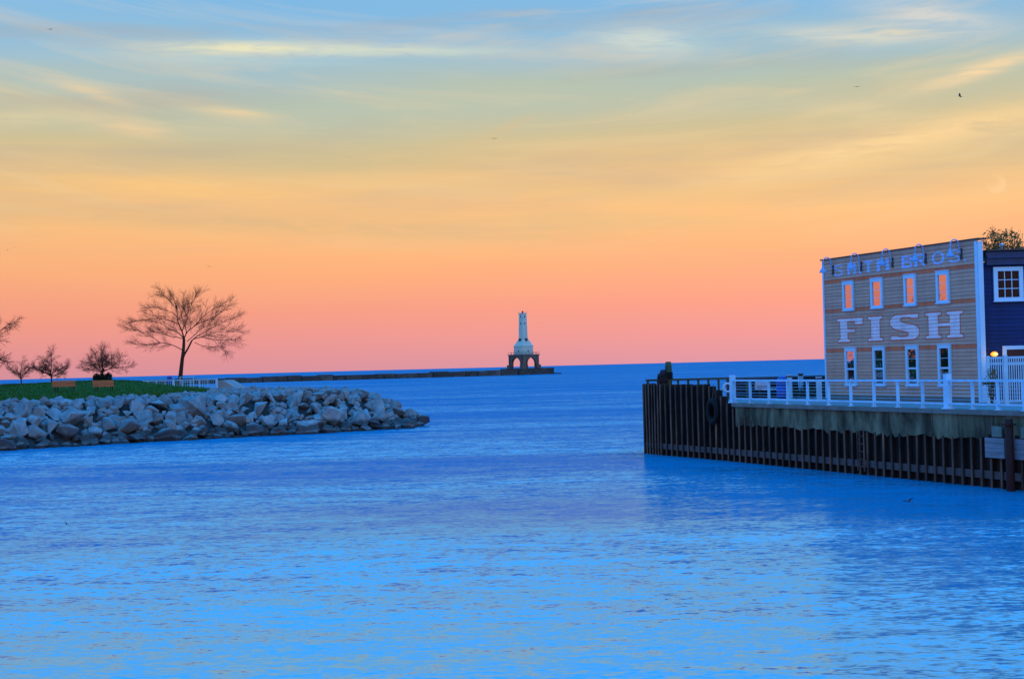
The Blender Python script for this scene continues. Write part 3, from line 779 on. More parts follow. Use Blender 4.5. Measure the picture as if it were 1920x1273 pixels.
# ---------------------------------------------------------------- far breakwater and lighthouse
LY = PZ(985, 702.3, 0).y
fb = thing('concrete_breakwater', 'long low dark concrete breakwater running out to the lighthouse', 'breakwater', (0, LY, 0))
bl = PZ(444, 718.2, 0); br = PZ(815, 707.6, 0)
dirb = (br - bl); dirb.z = 0; L_all = dirb.length; dirb.normalize()
rzb = math.atan2(dirb.y, dirb.x)
start = bl - dirb * 95
xend = PZ(948, 703, 0)
L_tot = (xend - start).dot(dirb); r4 = random.Random(9); s = 0
while s < L_tot:
    ln = r4.uniform(5.0, 8.5); c = start + dirb * (s + ln / 2)
    hh = r4.uniform(1.95, 2.45); o_ = r4.uniform(-0.5, 0.5)
    MB().box((c.x - dirb.y * o_, c.y + dirb.x * o_, hh / 2 - 0.4), (ln - 0.25, 5.0, hh + 0.8), rzb).build('block', M_BWCONC, fb, world=True)
    if r4.random() < 0.55:
        ww = r4.uniform(1.5, 3.5)
        MB().box((c.x - dirb.y * -2.7, c.y + dirb.x * -2.7, 0.1), (ww, 1.6, r4.uniform(1.0, 2.4)), rzb + r4.uniform(-.2, .2), rot=Matrix.Rotation(rzb, 3, 'Z') @ Matrix.Rotation(r4.uniform(-.3, .3), 3, 'Y')).build('fallen_slab', M_BWCONC, fb, world=True)
    s += ln

lc = PY(982.5, 690, LY)
ROT = R(41)
def pxm(v): return v * LY / F               # photo pixels to metres at the lighthouse
def zat(py, px=982.5): return PY(px, py, LY).z
lh = thing('lighthouse', 'pale square lighthouse tower on an arched concrete base at the end of the far breakwater', 'lighthouse', (lc.x, LY, 0), ROT)
z_pl, z_base, z_house, z_roof, z_top = zat(690.5), zat(664.5), zat(649.5), zat(635.5), zat(588)
# platform lies along the breakwater, so it is built level with it
pl_l, pl_r = PY(938, 690, LY).x - lc.x, PY(1038, 690, LY).x - lc.x
def W2(x, y, z): return Vector((lc.x + x, LY + y, z))
mbp = MB().box((lc.x + (pl_l + pl_r) / 2, LY, z_pl / 2 - 0.5), (pl_r - pl_l, 12.5, z_pl + 1.0))
mbp.build('platform', M_BWCONC, lh, world=True)
MB().box((lc.x + pl_r + 1.6, LY - 1, 0.0), (3.4, 5, 0.9)).build('ledge', M_BWCONC, lh, world=True)
sb = pxm(57) / (math.cos(ROT) + math.sin(ROT))         # side of the base
hs = sb / 2
def arch_wall(p0, p1, th, z0, z1, aw, spring):          # wall with one arched opening, between two corners
    p0, p1 = Vector(p0), Vector(p1); d = (p1 - p0); L = d.length; d.normalize(); nrm = Vector((-d.y, d.x, 0))
    n = 10; r = aw / 2; c = L / 2
    arc = [(c - r, z0)] + [(c - r * math.cos(math.pi * i / n), spring + (z1 - spring - 0.9) * math.sin(math.pi * i / n)) for i in range(n + 1)] + [(c + r, z0)]
    mb = MB()
    ntop = len(arc)
    outer = [(0, z0)] + [(0 if i <= ntop // 2 - 2 else (L if i >= ntop // 2 + 1 else L * (i - (ntop // 2 - 2)) / 3.0), z1) for i in range(1, ntop - 1)] + [(L, z0)]
    def P3(u, z, o): q = p0 + d * u + nrm * o; return (q.x, q.y, z)
    vs = []
    for (u, z) in arc: vs += [P3(u, z, 0), P3(u, z, th)]
    for (u, z) in outer: vs += [P3(u, z, 0), P3(u, z, th)]
    o = 2 * ntop; fs = []
    for i in range(ntop - 1):
        fs.append((2 * i, 2 * i + 2, o + 2 * i + 2, o + 2 * i))
        fs.append((2 * i + 1, o + 2 * i + 1, o + 2 * i + 3, 2 * i + 3))
        fs.append((2 * i, 2 * i + 1, 2 * i + 3, 2 * i + 2))
        fs.append((o + 2 * i, o + 2 * i + 2, o + 2 * i + 3, o + 2 * i + 1))
    mb.add(vs, fs); return mb
cn = [(-hs, -hs), (hs, -hs), (hs, hs), (-hs, hs)]
for i in range(4):
    a, b = cn[i], cn[(i + 1) % 4]
    d = (Vector((*b, 0)) - Vector((*a, 0))).normalized()
    aa = Vector((*a, 0)) + d * (0.003 if i % 2 else 0); bb = Vector((*b, 0)) - d * (0.003 if i % 2 else 0)
    arch_wall(aa, bb, 1.1, z_pl - 0.2, z_base - 0.5, sb * 0.60, z_pl + (z_base - z_pl) * 0.36).build('arched_wall', M_LHCONC, lh)
for (x, y) in cn: MB().box((x * 0.90, y * 0.90, z_pl + 0.6), (sb * 0.22, sb * 0.22, 2.0)).build('pier_foot', M_LHCONC, lh)
MB().box((0, 0, z_base - 0.24), (sb + 0.5, sb + 0.5, 0.5)).build('gallery_slab', M_LHCONC, lh)
rp = MB(); g = hs + 0.1
for i in range(4):
    (x0, y0), (x1, y1) = [(q[0] / hs * g, q[1] / hs * g) for q in (cn[i], cn[(i + 1) % 4])]
    for z in (0.5, 1.0): MB().bar((x0, y0, z_base + z), (x1, y1, z_base + z), 0.07, 0.07).build('gallery_rail', M_LHDARK, lh)
    for kx in range(5): MB().box((x0 + (x1 - x0) * kx / 5, y0 + (y1 - y0) * kx / 5, z_base + 0.5), (0.09, 0.09, 1.06)).build('gallery_post', M_LHDARK, lh)
hd = pxm(36.5) / (math.cos(ROT) + math.sin(ROT))
td = pxm(17) / (math.cos(ROT) + math.sin(ROT))
tt_ = pxm(14.3) / (math.cos(ROT) + math.sin(ROT))
def frustum(s0, z0, s1, z1):
    a, b = s0 / 2, s1 / 2
    m = MB()
    m.add([(-a, -a, z0), (a, -a, z0), (a, a, z0), (-a, a, z0), (-b, -b, z1), (b, -b, z1), (b, b, z1), (-b, b, z1)],
          [(3, 2, 1, 0), (4, 5, 6, 7), (0, 1, 5, 4), (1, 2, 6, 5), (2, 3, 7, 6), (3, 0, 4, 7)])
    return m
frustum(hd, z_base, hd * 0.985, z_house).build('house', M_LHWHITE, lh)
frustum(hd * 1.06, z_house, hd * 1.06, z_house + 0.22).build('cornice', M_LHWHITE, lh)
rf = frustum(hd * 1.0, z_house + 0.22, td * 1.06, z_roof).build('roof', M_LHWHITE, lh)
frustum(td, z_roof, tt_, z_top).build('tower', M_LHWHITE, lh)
frustum(tt_ * 1.15, z_top, tt_ * 1.15, z_top + 0.25).build('cap_slab', M_LHWHITE, lh)
bc = MB().lathe((0, 0, z_top + 0.25), [(0.42, 0), (0.42, 0.55), (0.3, 0.85), (0.08, 1.0)], 10).build('beacon', M_LHDARK, lh)
for (x, y) in ((-1, -1), (1, -1), (1, 1), (-1, 1)): MB().box((x * tt_ * 0.53, y * tt_ * 0.53, z_top + 0.65), (0.07, 0.07, 0.85)).build('top_post', M_LHDARK, lh)
for (x, y, rz) in ((0, -1, 0), (1, 0, 1), (-1, 0, 1), (0, 1, 0)):
    d = (0.55, 0.12, 0.8) if rz == 0 else (0.12, 0.55, 0.8)
    for zz, sc in ((z_top - 1.4, tt_), (z_top - 4.4, tt_ * 1.06), (z_base + 1.5, hd * 0.99)):
        MB().box((x * sc / 2, y * sc / 2, zz), d).build('window', M_LHDARK, lh)
    rr = (hd + td) / 4
    MB().box((x * (td / 2 + 0.45), y * (td / 2 + 0.45), z_roof - 0.35), (1.0, 1.0, 1.1)).build('dormer', M_LHDARK, lh)

# ---------------------------------------------------------------- right pier
DZ = 2.5
A = PZ(1211.5, 850); Bp = PZ(1372, 864.5); Cp = PZ(1920, 919.5)
A, Bp, Cp = (Vector((p.x, p.y, 0)) for p in (A, Bp, Cp))
dBC = (Cp - Bp).normalized(); Dp = Cp + dBC * 12
YB = PY(1215, 714, A.y + 0.3).y
deck_poly = [(A.x + 0.15, A.y - 0.05), (Bp.x, Bp.y), (Dp.x, Dp.y), (48, Dp.y), (48, YB), (A.x + 0.15, YB)]
# pull the deck polygon 0.12 m in from the pile line
nBC = Vector((-dBC.y, dBC.x, 0))          # points inland (right/back)
if nBC.x < 0: nBC = -nBC
pr = MB().prism([(A.x + 0.5, A.y + 0.1), (Bp.x + 0.25, Bp.y + 0.15), (Dp.x + 0.25, Dp.y + 0.1), (48, Dp.y + 0.1), (48, YB), (A.x + 0.5, YB)], -1.5, DZ)
pr = pr.build('promenade', M_DECK); pr['kind'] = 'structure'

# the sheet pile wall, pile by pile
pw_ = thing('sheet_pile_wall', 'rusty dark steel sheet pile wall standing in the water round the pier', 'sea wall', (A.x, A.y, 0))
def along(s):
    L1 = (Bp - A).length
    if s < L1: return A + (Bp - A).normalized() * s, (Bp - A).normalized()
    return Bp + dBC * (s - L1), dBC
L1 = (Bp - A).length; LT = L1 + (Dp - Bp).length
def col_px(p):                          # photo column of a point on the wall, only used to read off its top line
    d = p - EYE; return 960 + F * d.dot(RIGHT) / d.dot(FWD)
def pile_top(px):
    if px < 1332: return 3.36
    if px < 1376: return 3.36 - (px - 1332) / 44.0 * 0.95
    if px < 1424: return 2.41 - (px - 1376) / 48.0 * 0.80
    return 1.62
PITCHW = 0.47
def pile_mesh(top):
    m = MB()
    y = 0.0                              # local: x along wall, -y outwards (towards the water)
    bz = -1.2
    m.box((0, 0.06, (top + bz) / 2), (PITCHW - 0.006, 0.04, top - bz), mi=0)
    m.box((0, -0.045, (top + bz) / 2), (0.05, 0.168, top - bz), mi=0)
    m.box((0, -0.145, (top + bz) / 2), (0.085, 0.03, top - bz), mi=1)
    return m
cache = {}
s = 0.12; pcount = 0
while s < LT:
    p, d = along(s)
    top = round(pile_top(col_px(Vector((p.x, p.y, 2)))) * 12) / 12 if col_px(Vector((p.x, p.y, 2))) < 1424 else 1.62
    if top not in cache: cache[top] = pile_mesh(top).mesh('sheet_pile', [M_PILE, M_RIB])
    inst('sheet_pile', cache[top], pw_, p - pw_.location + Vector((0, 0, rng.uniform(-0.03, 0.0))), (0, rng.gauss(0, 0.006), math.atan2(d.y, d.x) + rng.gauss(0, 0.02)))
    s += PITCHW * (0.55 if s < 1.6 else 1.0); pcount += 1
# lakeward return of the wall
rd = Vector((0.35, 0.94, 0)).normalized()
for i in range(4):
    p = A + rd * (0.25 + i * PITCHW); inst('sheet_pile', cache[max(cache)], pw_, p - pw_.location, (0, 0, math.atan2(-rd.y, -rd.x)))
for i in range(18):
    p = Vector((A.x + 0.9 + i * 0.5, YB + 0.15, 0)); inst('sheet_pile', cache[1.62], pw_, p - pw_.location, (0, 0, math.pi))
for (a, b) in ((A, Bp), (Bp, Dp)):
    d = (b - a).normalized(); nn = Vector((d.y, -d.x, 0))
    if nn.x > 0: nn = -nn
    MB().bar(a + nn * 0.055 + Vector((0, 0, 0.42)), b + nn * 0.055 + Vector((0, 0, 0.42)), 0.10, 0.26).build('wale', M_WALE, pw_, world=True)
# concrete cap and its coping
cs = PZ(1377, 757, DZ)
sB = (Vector((cs.x, cs.y, 0)) - Bp).dot(dBC)
cc = thing('concrete_seawall', 'stained mossy concrete sea wall above the sheet piles, under the white railing', 'sea wall', (Bp.x, Bp.y, 0))
out_n = -nBC
c0 = Bp + dBC * max(sB, 0.0)
LC = (Dp - c0).length; nseg = 9
r5 = random.Random(4)
rzc = math.atan2(dBC.y, dBC.x)
for i in range(nseg):
    a = c0 + dBC * (LC * i / nseg + 0.012); b = c0 + dBC * (LC * (i + 1) / nseg - 0.012)
    fo, bo = 0.125 + r5.uniform(0, 0.012), -0.25
    nst = 14; vs = []; fs = []
    for k in range(nst + 1):
        p = a.lerp(b, k / nst); zl = 1.60 + r5.uniform(-0.05, 0.05) - (0.12 if r5.random() < 0.15 else 0)
        for (o_, z) in ((fo, zl), (fo, DZ - 0.12), (bo, DZ - 0.12), (bo, zl)): vs.append(p + out_n * o_ + Vector((0, 0, z)))
    for k in range(nst):
        for j in range(4): fs.append((4 * k + j, 4 * k + (j + 1) % 4, 4 * k + 4 + (j + 1) % 4, 4 * k + 4 + j))
    fs += [(3, 2, 1, 0), (4 * nst, 4 * nst + 1, 4 * nst + 2, 4 * nst + 3)]
    mbq = MB(); mbq.add(vs, fs); mbq.build('panel', M_CONC, cc, world=True)
MB().box((c0 + Dp) / 2 - out_n * 0.09 + Vector((0, 0, DZ - 0.045)), (LC + 0.3, 0.62, 0.15), rzc).build('coping', M_COPING, cc, world=True)
def on_wall(px, py=760, o=None, dd=None):
    # where the upright plane through the column meets the wall line
    dd = dBC if dd is None else dd
    d = ray(px, py); d2 = Vector((d.x, d.y)); o = Bp + out_n * 0.10 if o is None else o
    den = d2.x * dd.y - d2.y * dd.x
    tt = (o.x * dd.y - o.y * dd.x) / den
    return Vector((d2.x * tt, d2.y * tt, 0))
# red mooring pile and the two plank fenders
pP = on_wall(1893, 845, Bp + out_n * 0.46)
mp = thing('mooring_pile', 'dark red steel mooring pile between the two plank fenders', 'pile', (pP.x, pP.y, 0))
MB().lathe((0, 0, 0), [(0.13, -1.5), (0.13, 2.28), (0.10, 2.30)], 14).build('shaft', M_REDPILE, mp, True)
MB().box((0, 0, 2.12), (0.34, 0.30, 0.05), rzc).build('collar', M_REDPILE, mp)
for (x0, x1, lab) in ((1848, 1884, 'grey plank fender panel on the pile wall, on the building side of the red pile'), (1897, 1948, 'grey plank fender panel on the pile wall, partly hidden by the red pile')):
    pa, pb = on_wall(x0, 835, Bp + out_n * 0.26), on_wall(x1, 835, Bp + out_n * 0.26)
    sa, sb_ = (Vector((pa.x, pa.y, 0)) - Bp).dot(dBC), (Vector((pb.x, pb.y, 0)) - Bp).dot(dBC)
    ca = Bp + dBC * ((sa + sb_) / 2) + out_n * 0.26
    ft = thing('fender_panel', lab, 'fender', (ca.x, ca.y, 1.0), rzc)
    for i in range(4): MB().box((0, 0, 0.08 + i * 0.163), (sb_ - sa, 0.07, 0.155)).build('plank', M_FENDER, ft)
    for sx in (-0.35, 0.35): MB().box((sx * (sb_ - sa), 0.05, 0.36), (0.12, 0.05, 0.80)).build('batten', M_TIMBER, ft)
    MB().box(((sb_ - sa) * 0.12, 0.0, 0.86), ((sb_ - sa) * 0.5, 0.05, 0.34)).build('pad', mat('pale_pad', (0.17, 0.21, 0.17), 0.85, (0.12, 0.15, 0.12), 3.0), ft)

# tyre fender and iron ladder
d1 = (Bp - A).normalized(); n1_ = Vector((d1.y, -d1.x, 0)); n1_ = n1_ if n1_.x < 0 else -n1_
ct = on_wall(1336, 770, A + n1_ * 0.27, d1)
ct.z = PY(1336, 771, ct.y).z
ty = thing('tyre_fender', 'black rubber tyre hung on the sheet piles as a fender', 'tyre', ct, math.atan2(d1.y, d1.x))
mbt = MB()
nmaj, nmin, RM, rm = 22, 8, 0.40, 0.125
vs = []; fs = []
for i in range(nmaj):
    a = 2 * math.pi * i / nmaj
    for j in range(nmin):
        b = 2 * math.pi * j / nmin
        rr = RM + rm * math.cos(b); vs.append((rr * math.cos(a) * 0.85, rm * 0.9 * math.sin(b), rr * math.sin(a) * 1.15))
for i in range(nmaj):
    for j in range(nmin):
        fs.append((i * nmin + j, ((i + 1) % nmaj) * nmin + j, ((i + 1) % nmaj) * nmin + (j + 1) % nmin, i * nmin + (j + 1) % nmin))
mbt.add(vs, fs); mbt.build('tyre', M_RUBBER, ty, True)
MB().tube([(0, 0, 0.5), (0, 0.05, 0.8), (0, 0.08, 1.15)], 0.02, 6).build('chain', M_CAPDARK, ty)
cl = on_wall(1614, 850, Bp + out_n * 0.24)
ld = thing('iron_ladder', 'small rusty iron ladder fixed to the sheet piles', 'ladder', (cl.x, cl.y, 0.2), rzc)
for sx in (-0.2, 0.2): MB().box((sx, 0, 0.7), (0.035, 0.035, 1.5)).build('stile', M_RIB, ld)
for i in range(5): MB().bar((-0.2, 0, 0.12 + i * 0.28), (0.2, 0, 0.12 + i * 0.28), 0.03, 0.03).build('rung', M_RIB, ld)

# white railing along the promenade edge
POST_PX = [1374.6, 1407.4, 1442.4, 1477.5, 1515, 1554.6, 1596, 1639.3, 1684, 1730.6, 1777.3, 1824.2, 1871.5, 1920.5, 1971]
wr = thing('white_railing', 'white metal railing with wire infill along the promenade edge before the building', 'railing', (Bp.x, Bp.y, DZ))
off = out_n * 0.10
pp = [on_wall(x) for x in POST_PX]
while (pp[-1] - Dp).dot(dBC) < -1.4: pp.append(pp[-1] + dBC * 1.2)
RH = 1.02
dz0 = DZ + 0.03
for i, p in enumerate(pp):
    thick = i in (0, 10)
    if thick:
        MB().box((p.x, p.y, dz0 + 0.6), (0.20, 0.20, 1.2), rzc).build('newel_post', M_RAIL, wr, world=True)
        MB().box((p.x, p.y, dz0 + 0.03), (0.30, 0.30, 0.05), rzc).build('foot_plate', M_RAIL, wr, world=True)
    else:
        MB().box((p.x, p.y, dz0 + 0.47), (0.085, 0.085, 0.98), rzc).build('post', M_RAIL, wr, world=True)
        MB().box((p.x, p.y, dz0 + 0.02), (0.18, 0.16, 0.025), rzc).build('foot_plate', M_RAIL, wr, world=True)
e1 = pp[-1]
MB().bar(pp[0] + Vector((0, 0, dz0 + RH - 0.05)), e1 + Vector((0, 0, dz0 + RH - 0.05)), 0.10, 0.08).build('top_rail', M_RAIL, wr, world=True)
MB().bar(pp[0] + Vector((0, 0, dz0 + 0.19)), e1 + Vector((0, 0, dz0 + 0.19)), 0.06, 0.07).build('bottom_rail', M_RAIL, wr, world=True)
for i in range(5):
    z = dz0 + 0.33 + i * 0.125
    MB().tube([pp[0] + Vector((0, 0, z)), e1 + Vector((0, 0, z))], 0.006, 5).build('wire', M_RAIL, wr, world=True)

# cap rail on short posts round the pier end
xr = PY(1366, 711, YB).x
zc = 3.50
cr = thing('timber_cap_rail', 'weathered timber cap rail on short posts at the end of the pier', 'railing', (A.x, YB, DZ))
MB().bar((A.x + 0.1, YB, zc), (xr + 0.1, YB, zc), 0.22, 0.10).build('cap', M_CAPBEAM, cr, world=True)
nps = 9
for i in range(nps):
    x = A.x + 0.2 + (xr - A.x - 0.2) * i / (nps - 1)
    MB().box((x, YB, (DZ + zc - 0.05) / 2), (0.10, 0.10, zc - 0.05 - DZ)).build('post', M_CAPBEAM, cr, world=True)
# mooring post with dark weed at the pier end
mpx = PY(1253, 712, YB - 1.2)
zt = PY(1253, 678, YB - 1.2).z
gp = thing('mooring_post', 'tall mossy green mooring post at the end of the pier', 'post', (mpx.x, YB - 1.2, DZ))
MB().lathe((0.02, 0, 0), [(0.17, -0.1), (0.16, zt - DZ - 0.25), (0.13, zt - DZ - 0.02), (0.10, zt - DZ)], 10).build('shaft', M_GREENPOST, gp, True)
rope = MB()
for i in range(5): rope.lathe((0.02, 0, zc - DZ + 0.08 + i * 0.07), [(0.19, -0.03), (0.225, 0), (0.19, 0.03)], 12)
rope.build('rope', M_RUBBER, gp, True)
wd = thing('mooring_cleat', 'dark iron cleat heaped with rope beside the mossy mooring post', 'cleat', (mpx.x - 0.25, YB - 1.25, DZ))
mbx = MB().lathe((0, 0, 0), [(0.22, 0), (0.20, 0.9), (0.24, 1.05), (0.20, 1.25), (0.10, 1.5)], 10)
mbx.bar((-0.28, 0, 1.12), (0.3, 0, 1.12), 0.1, 0.1); mbx.build('body', M_TIMBER, wd)
mbx = MB()
for i in range(6):
    mbx.tube([(0.24 * math.cos(a), 0.24 * math.sin(a), 0.95 + 0.06 * i + 0.05 * math.sin(a * 3 + i)) for a in [j * 2 * math.pi / 10 for j in range(11)]], 0.03, 5, cap=False)
mbx.build('rope', M_TIMBER, wd)

# dark plank parapet along the lake side of the pier
x0, x1 = xr + 0.12, 17.5
pf = thing('plank_parapet', 'dark timber plank parapet along the lake side of the promenade', 'fence', (x0, YB, DZ))
ph = PY(1460, 708, YB).z - DZ
npk = 4
for i in range(npk):
    hh = ph / npk
    MB().box(((x1 - x0) / 2, 0, hh * (i + 0.5)), (x1 - x0, 0.07, hh - 0.012)).build('plank', M_TIMBER, pf)
for i in range(7): MB().box(((x1 - x0) * i / 6.0, -0.075, ph / 2 - 0.02), (0.12, 0.08, ph - 0.03)).build('post', M_TIMBER, pf)
MB().box(((x1 - x0) / 2, 0, ph + 0.03), (x1 - x0 + 0.1, 0.22, 0.055)).build('cap', M_CAPBEAM, pf)

# things on the promenade seen through the railing
def at(px, y): return PY(px, 740, y).x
def light_bollard(label, px, y, top_py, cap=True):
    x = at(px, y); zt = PY(px, top_py, y).z - DZ
    b = thing('bollard_light', label, 'bollard light', (x, y, DZ), 0, 'bollard lights on the promenade')
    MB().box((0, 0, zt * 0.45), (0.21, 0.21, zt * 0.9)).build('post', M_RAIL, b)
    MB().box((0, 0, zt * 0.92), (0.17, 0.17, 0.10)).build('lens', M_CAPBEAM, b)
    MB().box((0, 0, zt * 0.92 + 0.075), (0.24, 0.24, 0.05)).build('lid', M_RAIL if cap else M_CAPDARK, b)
light_bollard('pale square bollard light right beside the blue litter bin', 1481, YB - 2.0, 703)
light_bollard('pale square bollard light with dark lid standing in the planting bed', 1502, YB - 0.9, 700.5, False)
light_bollard('pale square bollard light nearest the corner of the tan building', 1536, YB - 5.5, 707)
lb = thing('litter_bin', 'blue litter bin with domed lid on the promenade', 'litter bin', (at(1467, YB - 1.8), YB - 1.8, DZ))
zt = PY(1467, 705, YB - 1.8).z - DZ
MB().lathe((0, 0, 0), [(0.24, 0), (0.27, 0.1), (0.28, zt - 0.38)], 16).build('body', M_BLUE, lb, True)
MB().lathe((0, 0, zt - 0.38), [(0.30, 0), (0.30, 0.05), (0.27, 0.2), (0.16, 0.33), (0.03, 0.38)], 16).build('lid', M_BLUE, lb, True)
sg = thing('information_sign', 'pale tilted information board on two legs behind the railing', 'sign', (at(1429, YB - 1.0), YB - 1.0, DZ))
zs1, zs0 = PY(1429, 716, YB - 1).z - DZ, PY(1429, 730, YB - 1).z - DZ
MB().box((0, 0, (zs0 + zs1) / 2), (0.66, 0.05, (zs1 - zs0) * 1.05), rot=Matrix.Rotation(R(18), 3, 'X')).build('board', M_SIGN, sg)
for i in range(4): MB().box((0, -0.036, zs0 + (zs1 - zs0) * (0.25 + 0.18 * i)), (0.5, 0.004, 0.018), rot=Matrix.Rotation(R(18), 3, 'X')).build('text_line', M_CAPDARK, sg)
for sx in (-0.1, 0.1): MB().box((sx, 0.06, zs0 / 2 + 0.05), (0.06, 0.06, zs0 + 0.1)).build('leg', M_GREENPOST, sg)
dp = thing('timber_post', 'short mossy timber post before the plank parapet', 'post', (at(1401, YB - 0.4), YB - 0.4, DZ))
MB().box((0, 0, 0.42), (0.13, 0.13, 0.84)).build('shaft', M_GREENPOST, dp); MB().box((0, 0, 0.86), (0.16, 0.16, 0.04)).build('cap', M_CAPBEAM, dp)
pbn = thing('low_bench', 'low plank bench between the sign and the blue bin', 'bench', (at(1448, YB - 1.1), YB - 1.1, DZ))
for i in range(3): MB().box((0, -0.12 + i * 0.13, 0.45), (1.0, 0.115, 0.045)).build('seat_slat', M_SIGN, pbn)
for sx in (-0.36, 0.36): MB().box((sx, 0, 0.215), (0.06, 0.32, 0.43)).build('leg', M_TIMBER, pbn)
MB().box((0, 0, 0.18), (0.7, 0.05, 0.06)).build('stretcher', M_TIMBER, pbn)
for (px, y, wx, hh, mt_, sd, lab) in ((1499, YB - 1.1, 0.9, 0.55, M_DRY, 51, 'dry yellowing planting at the foot of the dark-lidded bollard light'),
                                      (1522, YB - 1.2, 1.1, 0.62, M_DRY, 52, 'dry grassy planting between two bollard lights before the parapet'),
                                      (1546, YB - 2.6, 0.9, 0.75, M_DRY, 53, 'green and brown shrub against the far corner of the tan building')):
    shrub('planting', lab, (at(px, y), y, DZ), wx, hh, mt_, sd, 420, 0.05, 'shrub', None, 0.3)
lf = thing('lifebuoy', 'white lifebuoy hanging on its post at the corner of the railing', 'lifebuoy', (at(1364, YB - 3.2), YB - 3.2, DZ))
mbx = MB(); vs = []; fs = []
for i in range(20):
    a = 2 * math.pi * i / 20
    for j in range(7):
        b = 2 * math.pi * j / 7; rr = 0.19 + 0.05 * math.cos(b); vs.append((rr * math.cos(a), -0.08 + 0.05 * math.sin(b), 0.62 + rr * math.sin(a)))
for i in range(20):
    for j in range(7): fs.append((i * 7 + j, ((i + 1) % 20) * 7 + j, ((i + 1) % 20) * 7 + (j + 1) % 7, i * 7 + (j + 1) % 7))
mbx.add(vs, fs); mbx.build('ring', M_SIGN, lf, True); MB().box((0, 0, 0.5), (0.08, 0.06, 1.0)).build('post', M_CAPDARK, lf)

# ---------------------------------------------------------------- the tan building with the painted sign
FL = PZ(1550.5, 749, DZ); FR = PZ(1842, 756, DZ)
FL, FR = Vector((FL.x, FL.y, DZ)), Vector((FR.x, FR.y, DZ))
dF = (FR - FL); W = dF.length; dF.normalize()
rzF = math.atan2(dF.y, dF.x)
nIn = Vector((-dF.y, dF.x, 0))             # into the building
def fac(px, py):                             # pixel to (u, v) on the facade plane
    d = ray(px, py); t = (FL - EYE).dot(nIn) / d.dot(nIn); p = EYE + d * t
    return (p - FL).dot(dF), p.z - DZ
HT = (fac(1546, 487)[1] + fac(1835, 450)[1]) / 2
bd = thing('tan_building', 'tan clapboard two-storey building lettered SMITH BROS. and FISH', 'building', FL, rzF)
DEP = 6.6
ca_, sa_ = math.cos(-rzF), math.sin(-rzF)
def loc2(v): return (v[0] * ca_ - v[1] * sa_, v[0] * sa_ + v[1] * ca_)       # world direction to facade axes
bx_ = loc2((0.05, 6.0)); ax_ = loc2((2.6, YB - 0.35 - FL.y))
MB().prism([(0.01, 0.03), (W - 0.02, 0.03), (W - 0.02 + bx_[0], 0.03 + bx_[1]), (0.01 + ax_[0], 0.03 + ax_[1])], 0.02, HT - 0.08).build('wall', M_BOARD, bd)
PIT = 0.146; NB = int((HT - 0.30) / PIT)
THK0, THK1 = 0.036, 0.006                   # board thickness at its lower and upper edge
def board_mesh(length, mats):
    m = MB(); a, b = PIT + 0.012, 0
    m.add([(0, 0, 0), (length, 0, 0), (length, -THK0, 0), (0, -THK0, 0), (0, 0, a), (length, 0, a), (length, -THK1, a), (0, -THK1, a)],
          [(0, 1, 2, 3), (7, 6, 5, 4), (3, 2, 6, 7), (0, 4, 5, 1), (0, 3, 7, 4), (1, 5, 6, 2)])
    return m.mesh('clapboard', mats)
bm_t, bm_o = board_mesh(W, M_BOARD), board_mesh(W, M_BAND)
Z0 = 0.22
bands = []
for (p1, p2) in (((1549.5, 530.5), (1825.4, 499.5)), ((1552, 586.5), (1828, 565.5)), ((1552, 655), (1832, 645.5))):
    bands.append((fac(*p1)[1] + fac(*p2)[1]) / 2)
band_i = [int(round((v - Z0) / PIT - 0.5)) for v in bands]
for i in range(NB):
    inst('clapboard', bm_o if i in band_i else bm_t, bd, (0, 0, Z0 + i * PIT))
MB().box((W / 2, 0.0, Z0 / 2 - 0.01), (W, 0.06, Z0)).build('plinth', M_COPING, bd)
ztop = Z0 + NB * PIT
MB().box((W / 2, -0.02, (ztop + HT) / 2 + 0.004), (W + 0.02, 0.05, HT - ztop)).build('frieze', M_BOARD, bd)
MB().box((W / 2, 0.12, HT + 0.02), (W + 0.24, 0.42, 0.055)).build('roof_edge', M_CAPDARK, bd)
# corner boards
MB().box((W - 0.06, -0.035, HT / 2 - 0.02), (0.13, 0.055, HT - 0.1)).build('corner_board', M_TRIM, bd)
MB().box((W + 0.035, 0.08, HT / 2 - 0.02), (0.05, 0.22, HT - 0.1)).build('corner_board', M_TRIM, bd)
MB().box((0.05, -0.035, HT / 2 - 0.02), (0.11, 0.055, HT - 0.1)).build('corner_board', M_TRIM, bd)
